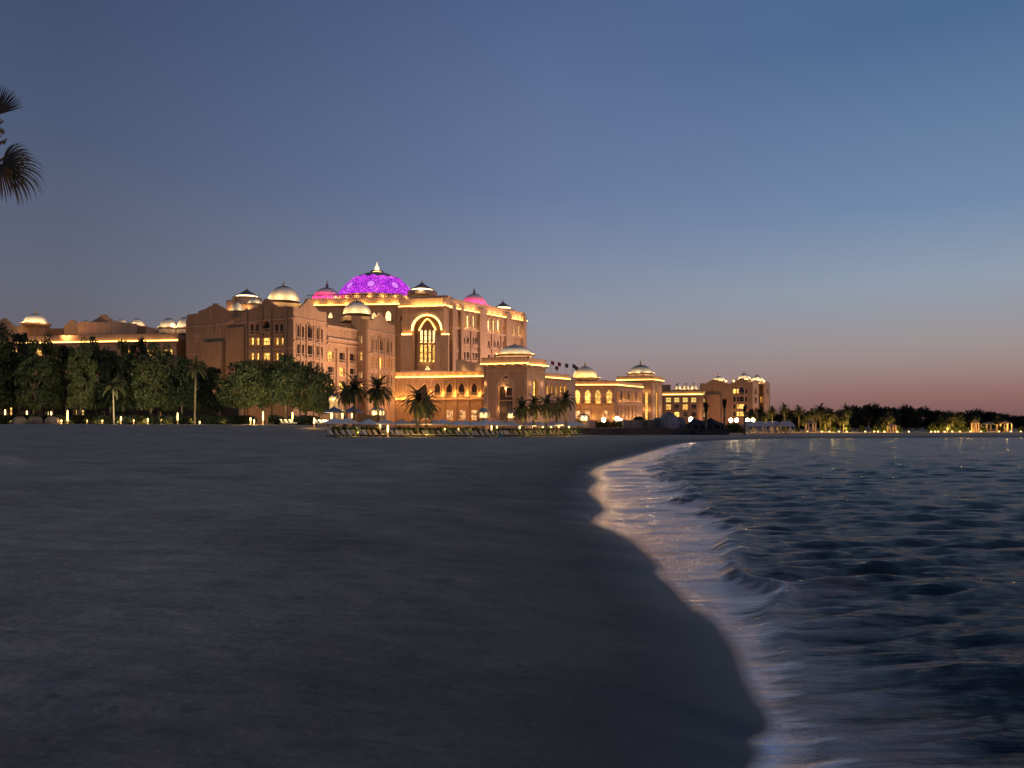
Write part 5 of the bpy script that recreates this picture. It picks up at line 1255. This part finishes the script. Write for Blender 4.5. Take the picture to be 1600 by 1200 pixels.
for k, (px, Y) in enumerate(((444, 139), (450, 138.5), (457, 139), (498, 136), (504, 135.5), (510, 135), (515, 134.5), (520, 134))):
    x = X_(px, Y); o = copy_tree(bed); o.location = (x, Y, G(x, Y)); o.rotation_euler = (0, 0, math.radians(-30+random.uniform(-10, 10)))
    o['label'] = 'dim grey sunbed set back under the trees, %s from the left' % ordinal(k); o['group'] = 'sunbeds under the trees'
# dark blue parasols near the little kiosks
for k, (px, Y, yt) in enumerate(((522, 134, 634.5), (551, 134, 634.5))):
    o = copy_tree(par); x = X_(px, Y); g = G(x, Y); o.location = (x, Y, g); s = (Z_(yt, Y)-g)/2.7; o.scale = (s*.85, s*.85, s); o['label'] = 'dark blue parasol beside the %s lit kiosk, behind the sunbeds' % ('left' if k == 0 else 'right'); o['group'] = 'blue parasols'
    for ch in o.children:
        if ch.name.startswith('canopy'): ch.data = ch.data.copy(); ch.data.materials[0] = MAT['cloth_blue']

# lit garden kiosks with little domes
def kiosk(px, Y, ytop, ydome, yband, ybot, wpx, label, base=None, dmat='dome_grey', lum='glow_pale'):
    x = X_(px, Y); g = (G(x, Y) if base is None else base); t_ = empty('garden_kiosk', (x, Y, g-.1), label, 'kiosk', 'domed garden kiosks'); off = tuple(t_.location); R = wpx/2/F*Y
    zt, zd, zb, z0 = Z_(ytop, Y), Z_(ydome, Y), Z_(yband, Y), max(g-.1, Z_(ybot, Y))
    m = MB(); m.lathe([(R*.75*math.cos(a)+.01, zd+(zt-zd)*math.sin(a)) for a in [i*math.pi/16 for i in range(9)]], x, Y, 20); m.build('dome', dmat, t_, off)
    m = MB(); m.lathe([(R*.7, zd-.12), (R*1.06, zd-.12), (R*1.06, zd), (R*.7, zd+.02)], x, Y, 8, False); m.build('eave', 'stone_trim', t_, off)
    m = MB(); m.lathe([(R*.72, zb), (R*.72, zd-.13)], x, Y, 8, False); m.build('lamp_glass', lum, t_, off)
    for k in range(8):
        a = k*math.pi/4; m = MB(); m.tube([(x+R*.9*math.cos(a), Y+R*.9*math.sin(a), zb), (x+R*.9*math.cos(a), Y+R*.9*math.sin(a), zd-.12)], .2, 6); m.build('column', 'stone_trim', t_, off)
    m = MB(); m.lathe([(R*1.0, z0), (R*1.0, zb-.15), (R*1.1, zb-.15), (R*1.1, zb), (.02, zb)], x, Y, 8, False); m.build('base', 'stone', t_, off)
    plight((x, Y-R*1.25, zb+.3), 90, (1, .7, .3), .15)
    return t_
kiosk(523, 142, 616, 620, 626.5, 664, 17, 'lit kiosk with a cream base, leftmost of the garden kiosks', lum='glow_pale')
kiosk(590, 136, 636, 641, 649, 676, 26, 'wide lit kiosk between the palms behind the fourth parasol', lum='glow_pale')
kiosk(756, 158, 637, 644, 653, 664, 21, 'blue domed lit kiosk before the terrace wall', dmat='dome_grey')
kiosk(798, 160, 641, 645, 653, 664, 14, 'small white glowing kiosk at the pavilion door', lum='glow_pale')
kiosk(912, 168, 646, 649, 657, 668, 18, 'white glowing kiosk beside the dark garden wall')
# low kiosk walls (cream box behind parasols)
def wallbox(name, pxa, Ya, pxb, Yb, ytop, mat, label, cat, depth=1.2, ybot=None, cap=True):
    x = X_(pxa, Ya); g = min(G(x, Ya), G(X_(pxb, Yb), Yb))-.3; t_ = empty(name, (x, Ya, g), label, cat); f = Face(t_, pxa, Ya, pxb, Yb)
    zt = f.uv((pxa+pxb)/2, ytop)[1]; f.ubox('wall', mat, 0, f.L, g, zt, -depth, 0)
    if cap: f.ubox('coping', mat, -.1, f.L+.1, zt+.001, zt+.14, -depth-.1, .1)
    return f, zt
f, zt = wallbox('low_wall', 566, 122, 594, 123, 650, 'stone', 'cream garden wall behind the third parasol', 'wall')
f, zt = wallbox('gate_wall', 757, 150, 777, 151, 654, 'brick_pink', 'pinkish stone gate wall below the blue domed kiosk', 'wall')
f, zt = wallbox('beach_wall', 900, 164, 1085, 172, 670, 'wall_dark', 'long dark brown retaining wall where the beach meets the tents', 'wall')
f, zt = wallbox('planter_box', 905, 171, 930, 172, 657.5, 'brick_pink', 'reddish planter wall under the white glowing kiosk', 'wall')
plight((X_(909, 166), 161.5, 1.6), 30, (.8, 1, .3), .1)
f, zt = wallbox('black_platform', 1086, 168, 1140, 172, 671, 'tent_black', 'black timber platform under the black pitched tent', 'platform')
f, zt = wallbox('canopy_deck', 1140, 172, 1252, 184, 677.5, 'stone_trim', 'raised deck with an orange light line under the white canopies', 'deck', 8)
f.ubox('light_strip', 'led_orange', 0, f.L, zt-.55, zt-.2, .005, .06)
# mushroom tents and rocks in the dark middle part
def mound(px, Y, ytop, wpx, mat, label, seed, name='covered_mound', ybot=680):
    x = X_(px, Y); g = G(x, Y)-.2; zt = Z_(ytop, Y); R = wpx/2/F*Y; t_ = None; m = MB(); r = random.Random(seed); n = 28; K = 7; vs = []; fs = []
    for i in range(K+1):
        a = i/K*math.pi/2
        for k in range(n):
            b = 2*math.pi*k/n; q = 1+.10*math.sin(3*b+seed)+.06*math.sin(7*b+2*seed)+.05*math.sin(4*a*3+b*5)
            vs.append((x+R*q*math.cos(a)**.5*math.cos(b), Y+R*.7*q*math.cos(a)**.5*math.sin(b), g+(zt-g)*math.sin(a)*(1+.04*math.sin(5*b+i))))
    for i in range(K):
        for k in range(n): a_, b_ = i*n+k, i*n+(k+1) % n; fs.append((a_, b_, b_+n, a_+n))
    m.add(vs, fs, False); o = m.build(name, mat, None, loc=(x, Y, g)); tag(o, label, 'tent'); return o
mound(1045, 178, 647, 34, 'tent_grey', 'large grey covered mound behind the dark beach wall, tallest of the grey tents', 1)
mound(1028, 180, 653, 24, 'tent_grey', 'medium grey covered tent left of the largest mound', 2)
mound(998, 181, 651.5, 24, 'leaf_black', 'dark rounded bush top above the tan tarpaulin', 3, 'trimmed_bush')['category'] = 'bush'
mound(1064, 179, 653, 18, 'tent_grey', 'small grey tent right of the largest mound', 4)
f, zt = wallbox('tarpaulin_box', 974, 177, 1012, 179, 656.5, 'tent_tan', 'tan tarpaulin covered stack behind the dark beach wall', 'tarpaulin', 4, cap=False)
f, zt = wallbox('canvas_shed', 1012, 178, 1030, 179, 657, 'tent_tan', 'small canvas shed between the tan tarpaulin and grey mound', 'shed', 3, cap=True)
def peaked(px, Y, wpx, peaks, ye, label):
    x0 = X_(px-wpx/2, Y); x1 = X_(px+wpx/2, Y); g = G((x0+x1)/2, Y)-.2; t_ = empty('black_tent', ((x0+x1)/2, Y, g), label, 'tent'); off = tuple(t_.location)
    ze = Z_(ye, Y); m = MB(); prof = [(x0, ze)]+[(X_(a, Y), Z_(b, Y)) for a, b in peaks]+[(x1, ze)]
    rid = [(x, Y+3, z) for x, z in prof]; fr = [(x, Y, ze-.1+.0*z) for x, z in prof]; bk = [(x, Y+6, ze-.1) for x, z in prof]; n = len(prof)
    # sagging cloth between ridge and eaves
    m.add(fr+rid+bk, [(i, i+1, n+i+1, n+i) for i in range(n-1)]+[(n+i, n+i+1, 2*n+i+1, 2*n+i) for i in range(n-1)]); m.build('roof', 'tent_black', t_, off)
    m = MB(); m.box(x0+.6, x1-.6, Y+.3, Y+5.7, g, ze-.1); m.build('tent_wall', 'tent_black', t_, off)
    for k in range(6):
        x = x0+(x1-x0)*(k+.5)/6; m = MB(); m.tube([(x, Y, g), (x, Y, ze-.1)], .06, 6); m.build('pole', 'wood_tan', t_, off)
peaked(1109, 176, 66, [(1082, 660), (1088, 652.5), (1094, 655), (1104, 658), (1112, 655), (1116, 652.5), (1122, 656), (1132, 660)], 664, 'large black pitched tent with two peaks near the end of the beach')
# clipped hedge tops along the wall
def hedge(px, Y, s, label, k='h0', grp='low lit hedges behind the sunbeds', base=None):
    x = X_(px, Y); g = (G(x, Y) if base is None else base); t_ = empty('hedge', (x, Y, g-.1), label, 'hedge', grp); inst('foliage', CR[k], t_, (0, 0, .75*s), (s, s*.7, s*1.1), random.random()*6.28)
    o = MB(); 
    o.tube([(x, Y, g-.1), (x+.1*s, Y, g+.7*s)], .05, 5)
    o.build('stem', 'bark', t_, (x, Y, g-.1)); return t_
hx = [532, 546, 560, 578, 600, 622, 636, 650, 668, 684, 698, 712, 728, 742, 770, 788, 804, 822, 838, 850, 862, 874, 886, 897]
for k, px in enumerate(hx):
    Y = rowY(px)+6.5; hedge(px, Y, 1.0, 'clipped green hedge with yellow uplight, %s behind the sunbed row from the left' % ordinal(k))
    pw = {553: 1}
    if k % 2 == 0 or px > 800: x = X_(px+5, Y-1.6); plight((x, Y-1.9, G(x, Y)+.8), 55, (.95, .85, .10), .1)
for k, px in enumerate((931, 940, 949, 958, 967)): hedge(px, 174, .9, 'near black clipped shrub on the dark wall, %s from the left' % ordinal(k), 's0', 'dark shrubs on the wall', base=Z_(668, 174))
for k, px in enumerate((1142, 1152)): hedge(px, 180, 1.5, '%s dark shrub beside the white canopies' % ('left' if k == 0 else 'right'), 's0', 'shrubs by the canopies')
# garden lamps: slim lit posts
def lamp(px, Y, ytop, hgt, label, power=60, col=(1, .62, .2), r=.10, mat='lamp_gold', name='bollard_lamp'):
    x = X_(px, Y); g = G(x, Y); zt = Z_(ytop, Y); t_ = empty(name, (x, Y, g-.05), label, 'lamp', 'lit garden lamps'); off = tuple(t_.location)
    m = MB(); m.lathe([(r*1.6, g-.05), (r*1.6, g+.1), (r, g+.15), (r*.9, zt-hgt)], x, Y, 10); m.build('post', 'stone_trim', t_, off)
    m = MB(); m.lathe([(r*1.1, zt-hgt), (r*1.3, zt-hgt*.5), (r*.9, zt)], x, Y, 10); m.build('lamp_head', mat, t_, off)
    m = MB(); m.lathe([(r*1.6, zt), (r*1.5, zt+.05), (.02, zt+.16)], x, Y, 10); m.build('cap', 'metal_dark', t_, off)
    plight((x-.1, Y-r*2-.25, zt-hgt*.5), power, col, .12); return t_
LM = [(105.5, 148, 641, 2.0, 90), (189, 149, 651, .7, 50), (231, 147, 654, .5, 120), (277.5, 149, 645, 1.4, 60), (160, 150, 656, .3, 40), (209, 150, 656, .3, 50), (252, 150, 655, .3, 40), (96, 147, 656, .3, 70), (136, 150, 655, .5, 14), (391.5, 139, 652.5, .5, 60), (397, 140, 655.5, .5, 60), (411, 141, 643, 1.6, 80), (457, 139, 644, 1.2, 30), (491, 128, 653, .9, 70), (312, 146, 658, .4, 24), (8, 152, 640, 1.0, 30), (42, 152, 642, .8, 30), (80, 152, 643, .8, 40),
    (518, 138, 641, 1.5, 30), (535, 138, 641, 1.4, 30), (550, 138, 641, 1.3, 45), (606, 112, 664, 1.0, 80), (768, 148, 664, 1.2, 70), (776.5, 147, 664, 1.2, 70), (812, 142, 664.5, .6, 40), (594, 120, 662, 1.2, 20), (833, 146, 664, .5, 25), (848, 148, 664, .5, 25), (861, 150, 664, .5, 25), (873, 152, 664, .5, 25), (889, 158, 664, .6, 30), (695, 127, 669, .5, 25), (716, 128, 669, .5, 25), (735, 130, 670, .5, 25)]
LM += [(px, 199, 673.5, .8, 16) for px in (1262, 1284, 1296, 1311, 1323, 1352, 1366, 1372, 1382, 1402, 1420, 1455, 1461, 1466, 1476, 1488, 1500, 1516, 1533, 1561, 1580, 1595)]
for k, (px, Y, yt, h, pw) in enumerate(LM):
    lamp(px, Y, yt, h, 'small glowing garden lamp post, %s counted over the gardens from the tree belt' % words(k+1), pw, r=.10 if Y < 190 else .16)
# lit tree trunks: extra uplights at the foot of palms and trees
for (px, Y, pw) in ((405, 149, 160), (428, 148, 200), (447, 148, 40), (20, 155, 120), (60, 158, 90), (228, 152, 90), (553, 116, 110), (561, 117.5, 110), (480, 148, 120), (500, 146, 90), (652, 114.5, 90), (668, 117, 80), (560, 130, 150), (620, 128, 160), (840, 136, 60), (884, 142, 90), (612, 124, 100), (820, 150, 160), (1000, 190, 200), (1128, 190, 420), (1120, 200, 420), (1140, 186, 220)):
    x = X_(px, Y); plight((x, Y-.9, G(x, Y)+.5), pw, (1, .66, .14), .15)
# globe lamps at the far canopies
for k, (px, yy, Y) in enumerate(((1079.5, 655.5, 184), (1142, 656.5, 186), (1151, 656.5, 186), (1168, 656.5, 187), (1176.5, 656.5, 187), (943, 656, 178), (964, 654, 180), (969, 657, 180))):
    x = X_(px, Y); g = G(x, Y); z = Z_(yy, Y); t_ = empty('globe_lamp', (x, Y, g-.05), 'white globe lamp on a post, %s of those near the far canopies and arcade' % ordinal(k), 'lamp', 'white globe lamps'); off = tuple(t_.location)
    m = MB(); m.tube([(x, Y, g-.05), (x, Y, z-.3)], .06, 6); m.build('post', 'metal_dark', t_, off)
    m = MB(); R = .42 if k != 0 else .5; m.lathe([(R*math.cos(a)+.01, z+R*1.15*math.sin(a)) for a in [(-.5+i/10)*math.pi for i in range(11)]], x, Y, 16); m.build('globe', 'lamp_white', t_, off)
    plight((x, Y-.9, z), 70, (1, .7, .3), .3)
# white canopies on the far deck
def canopy(px, Y, ytop, ye, wpx, label):
    x = X_(px, Y); R = wpx/2/F*Y; g = G(x, Y); t_ = empty('beach_canopy', (x, Y, g), label, 'canopy', 'white canopies of the beach restaurant'); off = tuple(t_.location)
    zt, ze = Z_(ytop, Y), Z_(ye, Y); m = MB(); vs = []; fs = []; n = 20; K = 5
    for i in range(K+1):
        t2 = i/K
        for k in range(n):
            a = 2*math.pi*k/n+.157; sq = min(1/max(abs(math.cos(a)), abs(math.sin(a))), 1.36); r_ = R*.22+(R-R*.22)*t2; vs.append((x+r_*sq*math.cos(a), Y+r_*sq*math.sin(a), ze+(zt-ze)*math.cos(t2*math.pi/2)**.8))
    for i in range(K):
        for k in range(n): a_, b_ = i*n+k, i*n+(k+1) % n; fs.append((a_, a_+n, b_+n, b_))
    fs.append(tuple(range(n))); o_ = len(vs); vs += [(a, b, c-.35) for a, b, c in vs[-n:]]; fs += [(o_-n+k, o_+k, o_+(k+1) % n, o_-n+(k+1) % n) for k in range(n)]
    m.add(vs, fs); m.build('roof', 'canopy_white', t_, off)
    for sx in (-1, 1):
        for sy in (-1, 1): m = MB(); m.tube([(x+sx*R*.92, Y+sy*R*.92, g), (x+sx*R*.92, Y+sy*R*.92, ze)], .08, 6); m.build('post', 'canopy_white', t_, off)
    m = MB(); m.box(x-R*.6, x+R*.6, Y-R*.5, Y+R*.5, g+.6, g+.75); m.box(x-.1, x+.1, Y-.1, Y+.1, g, g+.6); m.build('table', 'wood_dark', t_, off)
    plight((x, Y, ze-.5), 28, (1, .5, .15), .15); plight((x+R*.4, Y+R*1.2, ze-.9), 28, (1, .5, .15), .15)
for k, (px, w_) in enumerate(((1171, 20), (1187, 17), (1201, 15), (1228, 22), (1212, 13))):
    canopy(px, 178+k*1.0, 658, 664.5, w_, 'white fabric canopy on posts with lit tables, %s of the restaurant row' % ordinal(k))
# lit gazebos on the far shore
def gazebo(px, Y, ytop, wpx, label, roof='wood_tan', pw=42):
    x = X_(px, Y); g = G(x, Y); R = wpx/2/F*Y; zt = Z_(ytop, Y); t_ = empty('gazebo', (x, Y, g), label, 'gazebo', 'lit gazebos on the far shore'); off = tuple(t_.location)
    ze = g+(zt-g)*.72; m = MB(); m.lathe([(R*1.15, ze), (R*1.15, ze+.1), (R*.5, ze+(zt-ze)*.7), (.03, zt)], x, Y, 4, False); m.build('roof', roof, t_, off)
    for sx in (-1, 1):
        for sy in (-1, 1): m = MB(); m.box(x+sx*R*.7-.13, x+sx*R*.7+.13, Y+sy*R*.7-.13, Y+sy*R*.7+.13, g-.1, ze); m.build('post', 'stone_trim', t_, off)
    m = MB(); m.box(x-R*.75, x+R*.75, Y-R*.75, Y+R*.75, g-.1, g+.15); m.build('plinth', 'stone_trim', t_, off)
    plight((x, Y-R*.2, ze-.5), pw, (1, .55, .16), .15); plight((x, Y-R*1.3, g+.5), pw*.6, (1, .55, .16), .12)
gazebo(1393.5, 200, 661, 13, 'square lit gazebo, tallest on the far shore below the dark trees')
gazebo(1267, 198, 656, 16, 'thatched gazebo with warm light beside the canopies')
gazebo(1524, 203, 655, 10, 'narrow lit gazebo near the right end of the far shore', pw=50)
gazebo(1572, 204, 657, 16, 'rightmost lit gazebo on the far shore', pw=28)
gazebo(1545, 206, 659, 22, 'wide grey roofed shelter between the two right gazebos', 'tent_grey', 20)
for k, (px, yy, pw) in enumerate(sorted(((1366, 672, 150), (1381, 672, 150), (1402, 673, 60), (1455, 673, 160), (1466, 672, 120), (1478, 670, 160), (1489, 672, 200), (1502, 673, 120), (1518, 672, 80), (1535, 673, 60), (1562, 662, 120), (1595, 668, 80), (1345, 670, 30), (1243, 672, 90), (1285, 672, 160), (1300, 672, 160), (1322, 672, 140), (1220, 668, 80)))):
    Y = 203; x = X_(px, Y); g = G(x, Y); plight((x, Y, max(g+.4, Z_(yy, Y))), pw, (1, .58, .14), .15)
    hedge(px+2, Y+1.6, .9+.5*random.random(), 'uplit golden shrub on the far shore, %s from the left there' % ordinal(k), 's0', 'uplit shrubs on the far shore')
# row of lit doorways behind the left trees
cb = empty('beach_club', P(150, 664, 190)[:2]+(2,), 'single storey beach club with small warm lit doorways, glimpsed below the left trees', 'building')
fb = Face(cb, -40, 184, 372, 184)
wb = [('rect', x, y0, 650, w_, k) for x, y0, w_, k in ((6, 638, 3, 'shop_glow'), (16, 637, 7, 'glow_window'), (32, 643, 4, 'glow_window'), (40, 642, 4, 'glow_window'), (45, 643, 2, 'shop_glow'), (57, 640, 3, 'shop_glow'), (64, 638, 3, 'glow_window'), (74, 637, 5, 'glow_pale'), (81, 642, 4, 'glow_pale'), (118, 641, 5, 'glow_window'), (128, 641, 8, 'glow_green'), (162, 643, 3, 'glow_window'), (250, 644, 4, 'shop_glow'), (342, 640, 3, 'shop_glow'))]
fb.wall([(-40, 634), (372, 634)], 1, wb, 'wall_dark', trim=.12); fb.ubox('roof', 'roof_slab', -.6, fb.L+.6, fb.uv(0, 634)[1]+.002, fb.uv(0, 634)[1]+.4, -9, .8)
# clipped hedges and lounge walls under the left trees
hxs = [-20, -4, 12, 28, 44, 60, 76, 92, 116, 132, 148, 164, 182, 200, 218, 238, 256, 272, 290, 306, 322, 338, 356, 372, 388, 430, 466, 484]
for k, px in enumerate(hxs): hedge(px, 151 if px < 400 else 146, 1.2, 'dark clipped hedge under the trees, %s from the left' % words(k+1), 'k0', 'dark hedges under the trees')
for k, px in enumerate((30, 55, 82)): 
    o = mound(px, 147, 651, 24, 'wall_dark', 'low earthy boulder at the sand edge under the left trees, %s from the left' % ordinal(k), 7+k, 'boulder'); o['category'] = 'boulder'; o['group'] = 'boulders under the trees'
# small items on the sand by the gate
x, Y = X_(782, 119), 119; g = G(x, Y)
t_ = empty('beach_crate', (x, Y, g), 'small teal plastic crate with a yellow towel on the sand before the gate', 'crate'); off = tuple(t_.location)
m = MB(); m.box(x-.25, x+.25, Y-.2, Y+.2, g, g+.05); m.box(x-.25, x-.21, Y-.2, Y+.2, g+.05, g+.55); m.box(x+.21, x+.25, Y-.2, Y+.2, g+.05, g+.55); m.box(x-.21, x+.21, Y-.2, Y-.16, g+.05, g+.55); m.box(x-.21, x+.21, Y+.16, Y+.2, g+.05, g+.55); m.build('box', 'plastic_teal', t_, off)
m = MB(); m.lathe([(.02, g), (.28, g+.05), (.3, g+.2), (.2, g+.32), (.02, g+.36)], x-.6, Y, 12); tw = m.build('rolled_towel', 'towel_yellow', None, loc=(x-.6, Y, g)); tag(tw, 'rolled yellow towel heap left of the teal crate', 'towel')
m = MB(); m.box(x-.03, x+.03, Y+.6, Y+.66, g, g+.9); m.box(x-.16, x+.16, Y+.55, Y+.6, g+.75, g+1.15); sg = m.build('sign_board', 'canopy_white', None, loc=(x, Y+.6, g)); tag(sg, 'small white notice board on a stick behind the teal crate', 'sign')
